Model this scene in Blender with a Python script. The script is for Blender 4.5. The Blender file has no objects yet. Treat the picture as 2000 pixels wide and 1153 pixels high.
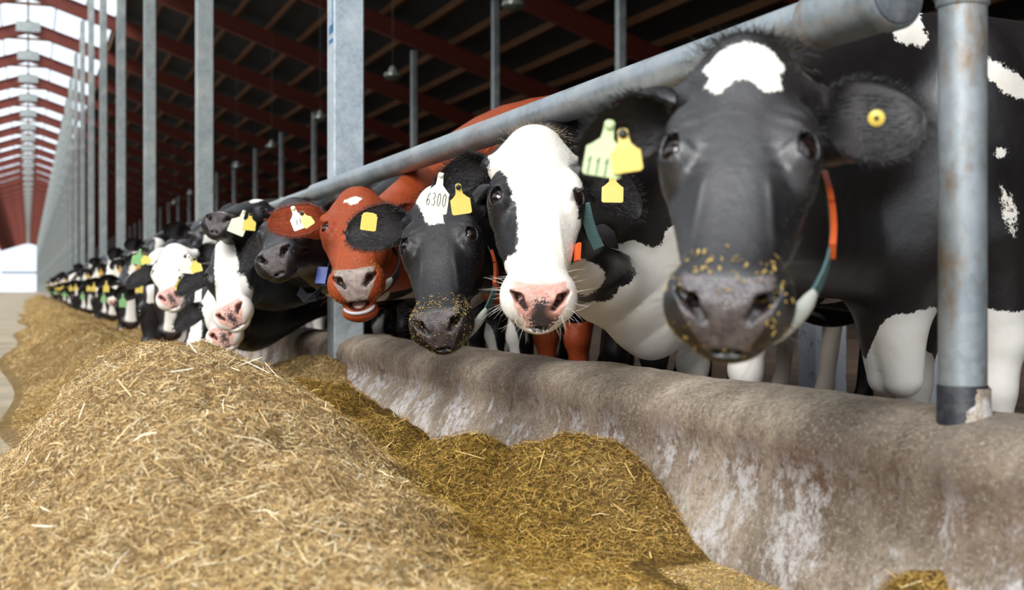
import bpy, math
import numpy as np
from mathutils import Vector, Matrix

# ---------------------------------------------------------------- camera, sky, light, exposure
# world axes: x = away from the feed alley's centre line towards the cows, y = along the alley, z = up
FPX, CXP, HORP = 2400.0, 1000.0, 565.0          # focal length in pixels, centre column, horizon row
TH = math.atan((1000.0 - 55.0) / 2400.0)
HC = 0.62
SN, CS = math.sin(TH), math.cos(TH)
scene = bpy.context.scene
cam_data = bpy.data.cameras.new('camera'); cam = bpy.data.objects.new('camera', cam_data)
scene.collection.objects.link(cam); scene.camera = cam
cam.location = (0, 0, HC); cam.rotation_euler = (math.pi / 2, 0, -TH)
cam_data.sensor_width = 36.0; cam_data.lens = FPX / 2000.0 * 36.0
cam_data.shift_y = -11.5 / 2000.0
cam_data.clip_start = 0.05; cam_data.clip_end = 600
cam_data.dof.use_dof = True; cam_data.dof.focus_distance = 3.75; cam_data.dof.aperture_fstop = 3.3

scene.view_settings.view_transform = 'Standard'; scene.view_settings.look = 'None'
scene.view_settings.gamma = 1.0; scene.view_settings.use_curve_mapping = False
scene.view_settings.exposure = 0.15

world = bpy.data.worlds.new('overcast_sky'); scene.world = world; world.use_nodes = True
wn = world.node_tree; wn.nodes.clear()
wo = wn.nodes.new('ShaderNodeOutputWorld'); wb = wn.nodes.new('ShaderNodeBackground')
wt = wn.nodes.new('ShaderNodeTexCoord'); wsx = wn.nodes.new('ShaderNodeSeparateXYZ')
wr = wn.nodes.new('ShaderNodeValToRGB')
wn.links.new(wt.outputs['Generated'], wsx.inputs[0]); wn.links.new(wsx.outputs['Z'], wr.inputs[0])
wr.color_ramp.elements[0].position = 0.0; wr.color_ramp.elements[0].color = (0.76, 0.85, 0.96, 1)
wr.color_ramp.elements[1].position = 0.6; wr.color_ramp.elements[1].color = (0.84, 0.92, 1.0, 1)
wn.links.new(wr.outputs[0], wb.inputs[0]); wb.inputs[1].default_value = 1.35
wn.links.new(wb.outputs[0], wo.inputs[0])

fill_data = bpy.data.lights.new('soft_front_fill', 'SUN'); fill_lamp = bpy.data.objects.new('soft_front_fill', fill_data)  # soft fill lamp added to light the faces frontally; the sky is overcast
scene.collection.objects.link(fill_lamp)
fill_data.energy = 4.6; fill_data.angle = math.radians(38); fill_data.color = (1.0, 0.99, 0.98)
fill_lamp.rotation_euler = Vector((-0.62, -0.52, 0.64)).normalized().to_track_quat('Z', 'Y').to_euler()

# ---------------------------------------------------------------- helpers
def P(px, py, Z):
    X = (px - CXP) / FPX * Z
    return np.array([X * CS + Z * SN, -X * SN + Z * CS, HC + (HORP - py) / FPX * Z])

def PL(px, py, L):
    "point seen at a pixel on the vertical plane x = L"
    k = (px - CXP) / FPX
    Z = L / (k * CS + SN)
    return P(px, py, Z)

def S(r, g, b):
    f = lambda c: (c / 255 / 12.92) if c / 255 <= 0.04045 else ((c / 255 + 0.055) / 1.055) ** 2.4
    return (f(r), f(g), f(b), 1.0)

def link(o, parent=None):
    scene.collection.objects.link(o)
    if parent is not None: o.parent = parent
    return o

def tag(o, label=None, cat=None, group=None, kind=None):
    if label: o['label'] = label
    if cat: o['category'] = cat
    if group: o['group'] = group
    if kind: o['kind'] = kind
    return o

def empty(name, loc, label, cat, group=None):
    o = bpy.data.objects.new(name, None); link(o); o.location = loc; o.empty_display_size = 0.1
    return tag(o, label, cat, group)

def mk(name, verts, faces, mat, parent=None, smooth=True, attrs=None, local=True):
    """verts in world coordinates; under a parent they are stored relative to the parent's location.
    faces: list of tuples, or numpy arrays (n,3)/(n,4)"""
    verts = np.asarray(verts, dtype=np.float32).reshape(-1, 3)
    if parent is not None and local:
        off = np.zeros(3)
        q = parent
        while q is not None:
            off += np.array(q.location); q = q.parent
        verts = verts - off.astype(np.float32)
    me = bpy.data.meshes.new(name)
    if isinstance(faces, np.ndarray): faces = [faces]
    if len(faces) and isinstance(faces[0], np.ndarray):
        loops = np.concatenate([f.reshape(-1) for f in faces]).astype(np.int32)
        tot = np.concatenate([np.full(len(f), f.shape[1], np.int32) for f in faces])
        start = np.concatenate([[0], np.cumsum(tot)[:-1]]).astype(np.int32)
        me.vertices.add(len(verts)); me.vertices.foreach_set('co', verts.reshape(-1))
        me.loops.add(len(loops)); me.loops.foreach_set('vertex_index', loops)
        me.polygons.add(len(tot)); me.polygons.foreach_set('loop_start', start)
        me.update(calc_edges=True); me.validate()
    else:
        me.from_pydata([tuple(map(float, v)) for v in verts], [], [tuple(map(int, f)) for f in faces])
    if smooth:
        me.polygons.foreach_set('use_smooth', np.ones(len(me.polygons), dtype=bool))
    if attrs:
        for k, v in attrs.items():
            v = np.asarray(v, dtype=np.float32)
            if len(v) != len(me.vertices): continue
            a = me.attributes.new(k, 'FLOAT', 'POINT'); a.data.foreach_set('value', v)
    if mat is not None: me.materials.append(mat)
    o = bpy.data.objects.new(name, me)
    return link(o, parent)

class MB:
    "collects simple shapes into one mesh"
    def __init__(s): s.v = []; s.f = []
    def add(s, v, f):
        n = len(s.v); s.v += [tuple(map(float, q)) for q in v]; s.f += [tuple(int(i) + n for i in q) for q in f]; return s
    def box(s, lo, hi, bev=0.0):
        (x0, y0, z0), (x1, y1, z1) = lo, hi
        if bev <= 0:
            v = [(x, y, z) for x in (x0, x1) for y in (y0, y1) for z in (z0, z1)]
            return s.add(v, [(0, 1, 3, 2), (4, 6, 7, 5), (0, 4, 5, 1), (2, 3, 7, 6), (0, 2, 6, 4), (1, 5, 7, 3)])
        b = bev                      # octagonal plan, vertical edges chamfered
        pl = [(x0 + b, y0), (x1 - b, y0), (x1, y0 + b), (x1, y1 - b), (x1 - b, y1), (x0 + b, y1), (x0, y1 - b), (x0, y0 + b)]
        v = [(x, y, z0) for x, y in pl] + [(x, y, z1) for x, y in pl]
        f = [(i, (i + 1) % 8, 8 + (i + 1) % 8, 8 + i) for i in range(8)] + [tuple(range(7, -1, -1)), tuple(range(8, 16))]
        return s.add(v, f)
    def tube(s, pts, radii, n=16, cap=True, sq=1.0, up=(0, 0, 1)):
        pts = [np.array(p, float) for p in pts]
        if not hasattr(radii, '__len__'): radii = [radii] * len(pts)
        rings = []; a = None
        for i, p in enumerate(pts):
            d = pts[min(i + 1, len(pts) - 1)] - pts[max(i - 1, 0)]; d /= np.linalg.norm(d) + 1e-12
            if a is None:
                u = np.array(up, float)
                if abs(u @ d) > 0.95: u = np.array([1, 0, 0.])
                a = np.cross(d, u)
            else:
                a = a - d * (a @ d)
            a /= np.linalg.norm(a); b = np.cross(d, a)
            rings.append([p + radii[i] * (math.cos(t) * a + sq * math.sin(t) * b) for t in [2 * math.pi * k / n for k in range(n)]])
        v = [q for r in rings for q in r]; f = []
        for i in range(len(pts) - 1):
            for k in range(n):
                f.append((i * n + k, i * n + (k + 1) % n, (i + 1) * n + (k + 1) % n, (i + 1) * n + k))
        if cap: f += [tuple(range(n - 1, -1, -1)), tuple((len(pts) - 1) * n + k for k in range(n))]
        return s.add(v, f)
    def build(s, name, mat, parent=None, smooth=True, auto=True):
        o = mk(name, s.v, s.f, mat, parent, smooth)
        if smooth and auto:
            try:
                me = o.data
                sharp = np.zeros(len(me.edges), dtype=bool)
                ed = {}
                for p in me.polygons:
                    for ek in p.edge_keys: ed.setdefault(ek, []).append(p.index)
                for e in me.edges:
                    fs = ed.get(tuple(sorted(e.vertices)), [])
                    if len(fs) == 2 and me.polygons[fs[0]].normal.dot(me.polygons[fs[1]].normal) < 0.75: sharp[e.index] = True
                me.attributes.new('sharp_edge', 'BOOLEAN', 'EDGE').data.foreach_set('value', sharp)
            except Exception: pass
        return o

# noise: sums of sine waves, cheap and smooth
_rng = np.random.RandomState(7)
_W = [( _rng.normal(size=(14, 3)), _rng.uniform(0, 6.28, 14)) for _ in range(4)]
def wnoise(p, scale, o=0):
    "p (n,3) -> about -1..1"
    k, ph = _W[o % 4]
    kk = k / np.linalg.norm(k, axis=1, keepdims=True) * (0.6 + 0.8 * (np.arange(14) / 13.0))[:, None]
    r = np.zeros(len(p), dtype=np.float32)
    for i in range(14):
        r += np.sin((p @ (kk[i] * scale * 6.28)) + ph[i] + 1.7 * np.sin((p @ (kk[(i + 5) % 14] * scale * 2.3)) + ph[(i + 3) % 14]))
    return r / 5.0

_VT = _rng.uniform(-1, 1, (512, 512)).astype(np.float32)
def vnoise2(x, y, s, seed=0):
    "value noise on a plane, smooth, -1..1"
    u = x * s + 17.3 * seed + 100; v = y * s + 9.1 * seed + 100
    iu = np.floor(u).astype(int); iv = np.floor(v).astype(int)
    fu = u - iu; fv = v - iv; fu = fu * fu * (3 - 2 * fu); fv = fv * fv * (3 - 2 * fv)
    g = lambda a, b: _VT[(a) % 512, (b) % 512]
    return (g(iu, iv) * (1 - fu) + g(iu + 1, iv) * fu) * (1 - fv) + (g(iu, iv + 1) * (1 - fu) + g(iu + 1, iv + 1) * fu) * fv

# ---------------------------------------------------------------- materials
class NT:
    def __init__(s, name):
        s.m = bpy.data.materials.new(name); s.m.use_nodes = True; s.t = s.m.node_tree; s.t.nodes.clear()
        s.out = s.t.nodes.new('ShaderNodeOutputMaterial'); s.b = s.n('ShaderNodeBsdfPrincipled')
        s.l(s.b.outputs[0], s.out.inputs[0]); s._c = None
    def n(s, t, **kw):
        q = s.t.nodes.new(t)
        for k, v in kw.items(): setattr(q, k, v)
        return q
    def l(s, a, b): s.t.links.new(a, b)
    def put(s, sock, v):
        if hasattr(v, 'is_linked') or hasattr(v, 'links'): s.l(v, sock)
        else: sock.default_value = v
    def coord(s, scale=(1, 1, 1), kind='Object'):
        if s._c is None: s._c = s.n('ShaderNodeTexCoord')
        mp = s.n('ShaderNodeMapping'); mp.inputs['Scale'].default_value = scale
        s.l(s._c.outputs[kind], mp.inputs[0]); return mp.outputs[0]
    def noise(s, scale, detail=3, rough=0.55, vec=None, dist=0.0):
        q = s.n('ShaderNodeTexNoise'); q.inputs['Scale'].default_value = scale; q.inputs['Detail'].default_value = detail
        q.inputs['Roughness'].default_value = rough; q.inputs['Distortion'].default_value = dist
        s.l(vec if vec is not None else s.coord(), q.inputs['Vector']); return q.outputs[0]
    def voro(s, scale, vec=None, feature='F1', out=0):
        q = s.n('ShaderNodeTexVoronoi'); q.feature = feature; q.inputs['Scale'].default_value = scale
        s.l(vec if vec is not None else s.coord(), q.inputs['Vector']); return q.outputs[out]
    def math(s, op, a, b=0.0, c=None, clamp=False):
        q = s.n('ShaderNodeMath', operation=op); q.use_clamp = clamp
        s.put(q.inputs[0], a); s.put(q.inputs[1], b)
        if c is not None: s.put(q.inputs[2], c)
        return q.outputs[0]
    def ramp(s, v, lo, hi, a=0.0, b=1.0):
        q = s.n('ShaderNodeMapRange'); q.interpolation_type = 'SMOOTHSTEP'
        s.put(q.inputs[0], v); q.inputs[1].default_value = lo; q.inputs[2].default_value = hi
        q.inputs[3].default_value = a; q.inputs[4].default_value = b; return q.outputs[0]
    def mix(s, f, a, b, blend='MIX'):
        q = s.n('ShaderNodeMix'); q.data_type = 'RGBA'; q.blend_type = blend; q.clamp_factor = True
        s.put(q.inputs[0], f); s.put(q.inputs[6], a); s.put(q.inputs[7], b); return q.outputs[2]
    def attr(s, name, fac=True):
        q = s.n('ShaderNodeAttribute'); q.attribute_name = name; return q.outputs['Fac' if fac else 'Color']
    def bump(s, h, strength=0.3, dist=0.01, prev=None):
        q = s.n('ShaderNodeBump'); q.inputs['Strength'].default_value = strength; q.inputs['Distance'].default_value = dist
        s.l(h, q.inputs['Height'])
        if prev is not None: s.l(prev, q.inputs['Normal'])
        return q.outputs[0]
    def set(s, **kw):
        names = dict(color='Base Color', rough='Roughness', metal='Metallic', spec='Specular IOR Level', normal='Normal',
                     coat='Coat Weight', coatr='Coat Roughness', sheen='Sheen Weight', sheenr='Sheen Roughness', emis='Emission Color',
                     emiss='Emission Strength', sss='Subsurface Weight', trans='Transmission Weight', alpha='Alpha')
        for k, v in kw.items(): s.put(s.b.inputs[names[k]], v)
        return s

def plain(name, col, rough=0.6, metal=0.0, var=0.15, scale=30, **kw):
    t = NT(name); n = t.noise(scale, 3)
    c2 = tuple(c * (1 - var) for c in col[:3]) + (1,)
    t.set(color=t.mix(n, col, c2), rough=rough, metal=metal, **kw); return t.m
# ---------------------------------------------------------------- barn materials
def mat_galv(name, rust=0.5, bright=1.0, st=(1, 1, .45), tint=(1, 1, 1)):
    t = NT(name); v = t.coord()
    sp = t.voro(60, v, out=1); n1 = t.noise(6, 4, 0.6, v); n2 = t.noise(16, 5, 0.7, t.coord(st))
    a, b = S(168 * bright, 178 * bright, 184 * bright), S(118 * bright, 130 * bright, 138 * bright)
    bw = t.n('ShaderNodeRGBToBW'); t.l(sp, bw.inputs[0])
    base = t.mix(t.ramp(bw.outputs[0], 0.2, 0.8, 0, .35), a, b)
    base = t.mix(t.ramp(n1, 0.35, 0.7, 0, 0.7), base, S(196 * bright, 203 * bright, 206 * bright))
    rs = t.ramp(n2, 0.56 - 0.1 * rust, 0.72, 0, 0.9 * rust)
    base = t.mix(rs, base, S(140, 112, 78))
    base = t.mix(1.0, base, tuple(tint) + (1,), 'MULTIPLY')
    t.set(color=base, rough=t.ramp(n1, 0.3, 0.7, 0.38, 0.55), metal=0.45, normal=t.bump(n2, 0.15, 0.004)); return t.m
M_GALV = mat_galv('galvanised_steel_pipe', 0.95, .90)
M_GALV_RAIL = mat_galv('galvanised_steel_rail', 0.5, .93, (1, .22, 1))
M_GALV_CLEAN = mat_galv('galvanised_steel_post', 0.12, 1.14)
M_GALV_DULL = mat_galv('dull_galvanised_steel', 0.45, .97, tint=(1, .97, .88))
M_RED = plain('red_primer_steel', S(118, 46, 28), 0.6, var=0.35, scale=4)
M_PURLIN = plain('brown_timber_purlin', S(112, 70, 32), 0.8, var=0.4, scale=5)
M_ROOF = plain('dark_roof_sheet', S(30, 30, 31), 0.8, var=0.3, scale=2)
M_DARKWALL = plain('dark_side_wall', S(40, 36, 32), 0.9, var=0.3, scale=2)
M_RUBBER = NT('black_tar_sleeve'); _n = M_RUBBER.noise(40, 4)
M_RUBBER.set(color=M_RUBBER.mix(M_RUBBER.ramp(_n, .45, .75), S(30, 33, 40), S(70, 70, 72)), rough=0.55, normal=M_RUBBER.bump(_n, .3, .003)); M_RUBBER = M_RUBBER.m
M_BLUE = plain('blue_paint_mark', S(60, 120, 175), 0.6)
M_CAP = NT('worn_grey_pipe_cap'); _n = M_CAP.noise(22, 5, .7)
M_CAP.set(color=M_CAP.mix(M_CAP.ramp(_n, .4, .65), S(92, 98, 106), S(128, 130, 132)), rough=.55, metal=.3); M_CAP = M_CAP.m

def mat_concrete_curb():
    t = NT('stained_concrete_curb'); v = t.coord()
    sx = t.n('ShaderNodeSeparateXYZ'); t.l(v, sx.inputs[0]); z = sx.outputs[2]
    fine = t.noise(55, 6, 0.7, v); big = t.noise(3.2, 4, 0.6, v); streak = t.noise(6, 7, 0.72, t.coord((1, .9, 0.55)), .3)
    fl = t.noise(40, 6, 0.8, t.coord((1, .65, 0.6)))
    base = t.mix(t.ramp(big, .35, .68), S(122, 107, 92), S(178, 162, 142))
    base = t.mix(t.ramp(fine, .42, .66, 0, .6), base, S(88, 78, 68))
    base = t.mix(t.ramp(t.noise(150, 4, .7, t.coord((1, .5, .9))), .52, .62, 0, .35), base, S(204, 194, 178))
    # brown feed staining in a band under the lip
    band = t.math('MULTIPLY', t.ramp(z, .10, .22), t.ramp(z, .36, .27))
    brown = t.math('MULTIPLY', band, t.ramp(streak, .36, .62))
    base = t.mix(t.math('MULTIPLY', brown, 0.85), base, S(96, 68, 48))
    # white lime splashes lower down
    wb = t.math('MULTIPLY', t.ramp(z, .34, .16), t.ramp(streak, .46, .56))
    wf = t.math('MULTIPLY', wb, t.ramp(fl, .40, .58))
    base = t.mix(t.math('MULTIPLY', wf, 0.8), base, S(208, 205, 204))
    fleck = t.math('MULTIPLY', t.ramp(t.noise(120, 3, .6, t.coord((1, 1, .6))), .63, .69), t.ramp(z, .05, .2))
    base = t.mix(t.math('MULTIPLY', fleck, .35), base, S(214, 206, 192))
    dark = t.ramp(t.noise(2.1, 3, .6, t.coord((1, 1, 1.6))), .58, .72, 0, .4)
    base = t.mix(dark, base, S(92, 86, 82))
    pit = t.voro(26, v); pits = t.ramp(pit, .05, .13, 1, 0)
    base = t.mix(t.math('MULTIPLY', pits, .35), base, S(84, 74, 64))
    nn = t.bump(t.math('SUBTRACT', t.math('ADD', t.noise(45, 5, .65, t.coord((1, .5, .9))), t.math('MULTIPLY', streak, .5)), t.math('MULTIPLY', pits, .8)), .5, .005)
    t.set(color=base, rough=t.ramp(big, .3, .7, .62, .88), spec=.35, normal=nn); return t.m
M_CURB = mat_concrete_curb()
def mat_floor():
    t = NT('alley_concrete'); v = t.coord(); n = t.noise(1.3, 5, .65, v); f = t.noise(90, 5, .8, v); g = t.noise(9, 5, .7, v)
    c = t.mix(t.ramp(n, .35, .65), S(136, 130, 118), S(174, 167, 152))
    c = t.mix(t.ramp(f, .47, .62, 0, .85), c, S(186, 150, 84))
    c = t.mix(t.ramp(g, .50, .66, 0, .8), c, S(196, 168, 108))
    t.set(color=c, rough=.7, normal=t.bump(f, .5, .006)); return t.m
M_FLOOR = mat_floor()
def mat_stall_floor():
    t = NT('stall_floor'); v = t.coord(); n = t.noise(2.5, 5, .7, v)
    t.set(color=t.mix(t.ramp(n, .35, .65), S(44, 30, 20), S(80, 58, 38)), rough=.85, normal=t.bump(n, .4, .02)); return t.m
M_STALL = mat_stall_floor()
M_WHITEWASH = NT('whitewashed_concrete'); _n = M_WHITEWASH.noise(18, 5, .7)
M_WHITEWASH.set(color=M_WHITEWASH.mix(M_WHITEWASH.ramp(_n, .55, .72), S(202, 206, 214), S(128, 112, 96)), rough=.7, normal=M_WHITEWASH.bump(_n, .3, .004)); M_WHITEWASH = M_WHITEWASH.m

# ---------------------------------------------------------------- barn geometry
YEND = 276.0
RZ = HC + 9.7                                     # ridge height
SL = 0.335                                        # roof slope
def roofz(x): return RZ - SL * abs(x)
BAYS = [6.72 + 6 * i for i in range(-1, 45)]

MB().box((-12, -6, -0.3), (1.44, YEND + 30, 0.0)).build('floor', M_FLOOR, smooth=False)['kind'] = 'structure'
MB().box((1.78, -6, -0.35), (18, YEND, 0.0)).build('floor_stalls', M_STALL, smooth=False)['kind'] = 'structure'
def roof_strip(x0, x1, name, mat):
    m = MB()
    xs = np.arange(x0, x1 + .001, (x1 - x0) / max(1, round((x1 - x0) / 4)))
    for a, b in zip(xs[:-1], xs[1:]):
        m.add([(a, -6, roofz(a) + .42), (b, -6, roofz(b) + .42), (b, YEND, roofz(b) + .42), (a, YEND, roofz(a) + .42),
               (a, -6, roofz(a) + .47), (b, -6, roofz(b) + .47), (b, YEND, roofz(b) + .47), (a, YEND, roofz(a) + .47)],
              [(0, 3, 2, 1), (4, 5, 6, 7), (0, 1, 5, 4), (1, 2, 6, 5), (2, 3, 7, 6), (3, 0, 4, 7)])
    o = m.build(name, mat, smooth=False); o['kind'] = 'structure'; return o
roof_strip(2.75, 18.0, 'ceiling_right', M_ROOF)
roof_strip(-5.2, -2.75, 'ceiling_left', M_ROOF)
def mat_skylight():
    t = NT('translucent_skylight_sheet'); t.t.nodes.remove(t.b)
    tr = t.n('ShaderNodeBsdfTransparent'); tl = t.n('ShaderNodeBsdfTranslucent'); mx = t.n('ShaderNodeMixShader')
    tl.inputs[0].default_value = (.95, .97, .98, 1); mx.inputs[0].default_value = .18
    t.l(tr.outputs[0], mx.inputs[1]); t.l(tl.outputs[0], mx.inputs[2]); t.l(mx.outputs[0], t.out.inputs[0]); return t.m
M_SKY = mat_skylight()
for k, (a, b) in enumerate([(-2.75, 0), (0, 2.75)]):
    m = MB(); m.add([(a, -6, roofz(a) + .44), (b, -6, roofz(b) + .44), (b, YEND, roofz(b) + .44), (a, YEND, roofz(a) + .44)], [(0, 1, 2, 3)])
    m.build('window_%d' % (k + 1), M_SKY, smooth=False)['kind'] = 'structure'
m = MB().box((-9.2, -6, -.3), (-9.0, YEND, 5.4)); m.build('wall_light_block', M_DARKWALL, smooth=False)['kind'] = 'structure'  # unseen wall added to keep low sky light out of the barn
MB().box((17.9, -6, -.3), (18.0, YEND, 4.7)).build('wall_right', M_DARKWALL, smooth=False)['kind'] = 'structure'
MB().box((5, -6.1, -.3), (18.0, -6.0, 9)).build('wall_near', M_DARKWALL, smooth=False)['kind'] = 'structure'
m = MB().box((-5.2, YEND, 3.9), (18, YEND + .2, 4.25)); m.box((3.4, YEND, -.3), (18, YEND + .2, 8.6))
m.build('wall_far', M_DARKWALL, smooth=False)['kind'] = 'structure'

# rafters (one mesh, copied)
def rafter_mesh():
    m = MB(); Y = BAYS[0]
    def ibeam(xa, xb):
        for (dy, z0, z1) in ((0.012, -.24, .20), (.09, -.26, -.235), (.09, .195, .22)):
            za, zb = roofz(xa), roofz(xb)
            v = []
            for x, z in ((xa, za), (xb, zb)):
                for yy in (-dy, dy):
                    for zz in (z0, z1): v.append((x, Y + yy, z + zz))
            m.add(v, [(0, 1, 3, 2), (4, 6, 7, 5), (0, 4, 5, 1), (2, 3, 7, 6), (0, 2, 6, 4), (1, 5, 7, 3)])
    ibeam(0, 17.9); ibeam(-5.2, 0)
    return m
r0 = empty('rafter', (0, BAYS[0], RZ), 'x', 'rafter', 'red steel rafters carrying the roof')
rp = [rafter_mesh().build('beam', M_RED, r0, smooth=False),
      MB().box((-.42, BAYS[0] - .13, RZ - .22), (.42, BAYS[0] - .10, RZ + .16)).build('ridge_plate', M_GALV_DULL, r0, smooth=False),
      MB().box((-.75, BAYS[0] - .05, RZ - .5), (.75, BAYS[0] + .05, RZ - .42)).build('collar_tie', M_PURLIN, r0, smooth=False)]
rp[1]['label'] = 'grey steel plate bolted at the ridge'
RL = 'red painted steel rafter sloping across the barn under the roof sheets'
def copy_tree(o, parent=None):
    c = o.copy(); link(c, parent)
    for ch in o.children: copy_tree(ch, c)
    return c
r0['label'] = RL
for y in BAYS[1:]:
    c = copy_tree(r0); c.location = (0, y, RZ); c['label'] = RL

pm = MB().box((-.04, -6, -.09), (.04, YEND, .09))
p0 = pm.build('purlin', M_PURLIN, smooth=False)
xsp = [2.85 + .95 * i for i in range(16)] + [-3.0, -4.2]
for i, x in enumerate(xsp):
    q = p0 if i == 0 else link(p0.copy())
    q.location = (x, 0, roofz(x) + .32)
    tag(q, 'brown timber purlin running the length of the dark roof', 'purlin', 'timber purlins under the roof')
M_SKB = plain('dark_skylight_bar', S(60, 44, 38), .7)
b0 = MB().box((-.02, -6, -.04), (.02, YEND, .04)).build('skylight_bar', M_SKB, smooth=False)
for i, x in enumerate((-1.8, -.9, .9, 1.8)):
    q = b0 if i == 0 else link(b0.copy())
    q.location = (x, 0, roofz(x) + .29); tag(q, 'thin dark bar dividing the bright skylight sheets along the barn', 'skylight bar', 'dark bars across the skylights')
q = MB().box((-.035, -6, RZ + .24), (.035, YEND, RZ + .34)).build('ridge_beam', M_PURLIN, smooth=False)
tag(q, 'dark ridge beam along the peak between the bright skylights', 'beam')

# square posts along the feed alley
def post_box(x, y, s, z0, z1, name, mat, parent=None):
    return MB().box((x - s, y - s, z0), (x + s, y + s, z1), .008).build(name, mat, parent, smooth=False)
PX = 1.66
XB = 1.582; YB = float(PL(675, 500, XB)[1])
big = empty('barn_post', (XB, YB, 0), 'wide square galvanised post standing in the feed curb with blue paint near its top', 'post')
post_box(XB, YB, .082, .0, roofz(XB) - .34, 'shaft', M_GALV_CLEAN, big)
m = MB()
for (zz, h) in ((2.19, .012), (1.98, .045), (1.93, .02)):
    m.box((XB - .0835, YB - .06, zz), (XB - .0815, YB + .03, zz + h))
m.box((XB - .0835, YB - .05, 1.99), (XB - .0815, YB - .038, 2.2))
m.build('paint_mark', M_BLUE, big, smooth=False)['label'] = 'blue paint strokes'
first = None
LBL = {1: 'square galvanised post, next one behind the big post', 2: 'narrower galvanised post, third from the near curb', 3: 'galvanised post, fourth along the feed alley'}
for i, y in enumerate(BAYS[2:]):
    z1 = roofz(PX) - .34
    if first is None:
        first = post_box(PX, y, .082, 0, z1, 'barn_post', M_GALV_DULL); base = first; o = first; first.data.transform(Matrix.Translation((-PX, -y, 0)))
    else:
        o = link(first.copy())
    o.location = (PX, y, 0)
    n = i + 1
    if n in LBL: tag(o, LBL[n], 'post')
    else: tag(o, 'tall grey post in the long row closing up towards the far end', 'post', 'distant posts along the feed alley')
# second row deep in the barn
X2 = 9.35
s0 = None
for i, y in enumerate(BAYS[1:]):
    if s0 is None:
        s0 = post_box(0, 0, .07, 0, roofz(X2) - .35, 'barn_post', M_GALV_DULL); o = s0
    else: o = link(s0.copy())
    o.location = (X2, y, 0)
    tag(o, 'thin grey post of the inner row rising to the dark roof', 'post', 'inner row of roof posts')
# high lamps
M_GLASS = plain('frosted_lamp_glass', S(84, 90, 78), .2); M_LAMPB = plain('grey_lamp_housing', S(90, 90, 90), .5)
l0 = empty('hanging_lamp', (6.2, 15.7, 4.5), 'x', 'lamp')
m = MB(); m.tube([(6.2, 15.7, 4.585), (6.2, 15.7, 4.63), (6.2, 15.7, 4.70)], [.085, .08, .035], 20); m.build('housing', M_LAMPB, l0)
m = MB(); m.tube([(6.2, 15.7, 4.60), (6.2, 15.7, 4.57), (6.2, 15.7, 4.51), (6.2, 15.7, 4.46), (6.2, 15.7, 4.44)], [.08, .15, .165, .12, .05], 24); m.build('lamp_shade', M_GLASS, l0)
m = MB(); m.tube([(6.2, 15.7, 4.70), (6.2, 15.7, roofz(6.2) + .43)], .004, 8); m.build('cord', M_LAMPB, l0)
for i in range(8):
    c = l0 if i == 0 else copy_tree(l0)
    c.location = (6.2, 15.7 + 6 * i, 4.5)
    c['label'] = ['unlit round barn lamp at the very top of the picture', 'unlit round lamp hanging beside the inner post', 'unlit lamp hanging just right of the wide square post'][i] if i < 3 else 'small unlit lamp hanging far back in the dark barn'
    if i >= 3: c['group'] = 'far lamps in the dark barn'

# ---------------------------------------------------------------- curb
def curb(y0, y1, step, zt, xf, name, label, cat='curb'):
    ys = np.arange(y0, y1 + step * .5, step); ys[-1] = y1
    prof = []
    def ring(y):
        h = zt(y); b, t = xf(y)          # base x, top-front x
        pts = [(b - .012, -0.02), (b, .04), (b + .03, .12), (t - .022, h - .16), (t - .032, h - .10), (t - .020, h - .055), (t + .015, h - .026), (t + .07, h - .004), (t + .13, h), (t + .18, h), (t + .215, h - .012), (t + .235, h - .05), (t + .235, -.02)]
        # densify
        out = []
        for (a, c), (d, e) in zip(pts[:-1], pts[1:]):
            k = max(1, int(math.hypot(d - a, e - c) / .022)) if step < .1 else 1
            for j in range(k): out.append((a + (d - a) * j / k, c + (e - c) * j / k))
        out.append(pts[-1]); return out
    R = [ring(y) for y in ys]; n = len(R[0]); n = min(len(r) for r in R)
    V = []
    for r, y in zip(R, ys):
        idx = np.linspace(0, len(r) - 1, n)
        rx = np.interp(idx, range(len(r)), [q[0] for q in r]); rz = np.interp(idx, range(len(r)), [q[1] for q in r])
        V += [(rx[j], y, rz[j]) for j in range(n)]
    V = np.array(V)
    nz = vnoise2(V[:, 1], V[:, 2] * 1.2, 3.1, 1) * .006 + vnoise2(V[:, 1], V[:, 2], 11, 2) * .0035 + vnoise2(V[:, 1], V[:, 2] + V[:, 0], 30, 3) * .0016
    V[:, 0] += nz; V[:, 2] += np.where(V[:, 2] > .2, nz * .7, 0)
    F = []
    for i in range(len(ys) - 1):
        for j in range(n - 1):
            F.append((i * n + j, i * n + j + 1, (i + 1) * n + j + 1, (i + 1) * n + j))
    F.append(tuple(range(n))[::-1]); F.append(tuple((len(ys) - 1) * n + j for j in range(n)))
    o = mk(name, V, F, M_CURB); return tag(o, label, cat)
curb(-.5, YB - .06, .035, lambda y: .392 - .004 * (y - 2) , lambda y: (1.43 + .02 * math.sin(y * .9), 1.535 + .012 * math.sin(y * 1.3 + 1)), 'feed_curb',
     'long stained concrete feed curb with white splashes in front of the nearest cows')
curb(YB + .06, 60, .5, lambda y: .36, lambda y: (1.50, 1.57), 'feed_curb', 'darker concrete feed curb continuing beyond the wide square post')
curb(60, YEND, 4, lambda y: .36, lambda y: (1.50, 1.57), 'feed_curb', 'distant end of the concrete feed curb')
# block of concrete round the big post's foot
MB().box((1.67, YB - .16, 0), (1.80, YB + .16, .375), .015).build('post_footing', M_CURB, smooth=False)
tag(bpy.data.objects['post_footing'], 'rough concrete block round the foot of the wide square post', 'footing')

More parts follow.
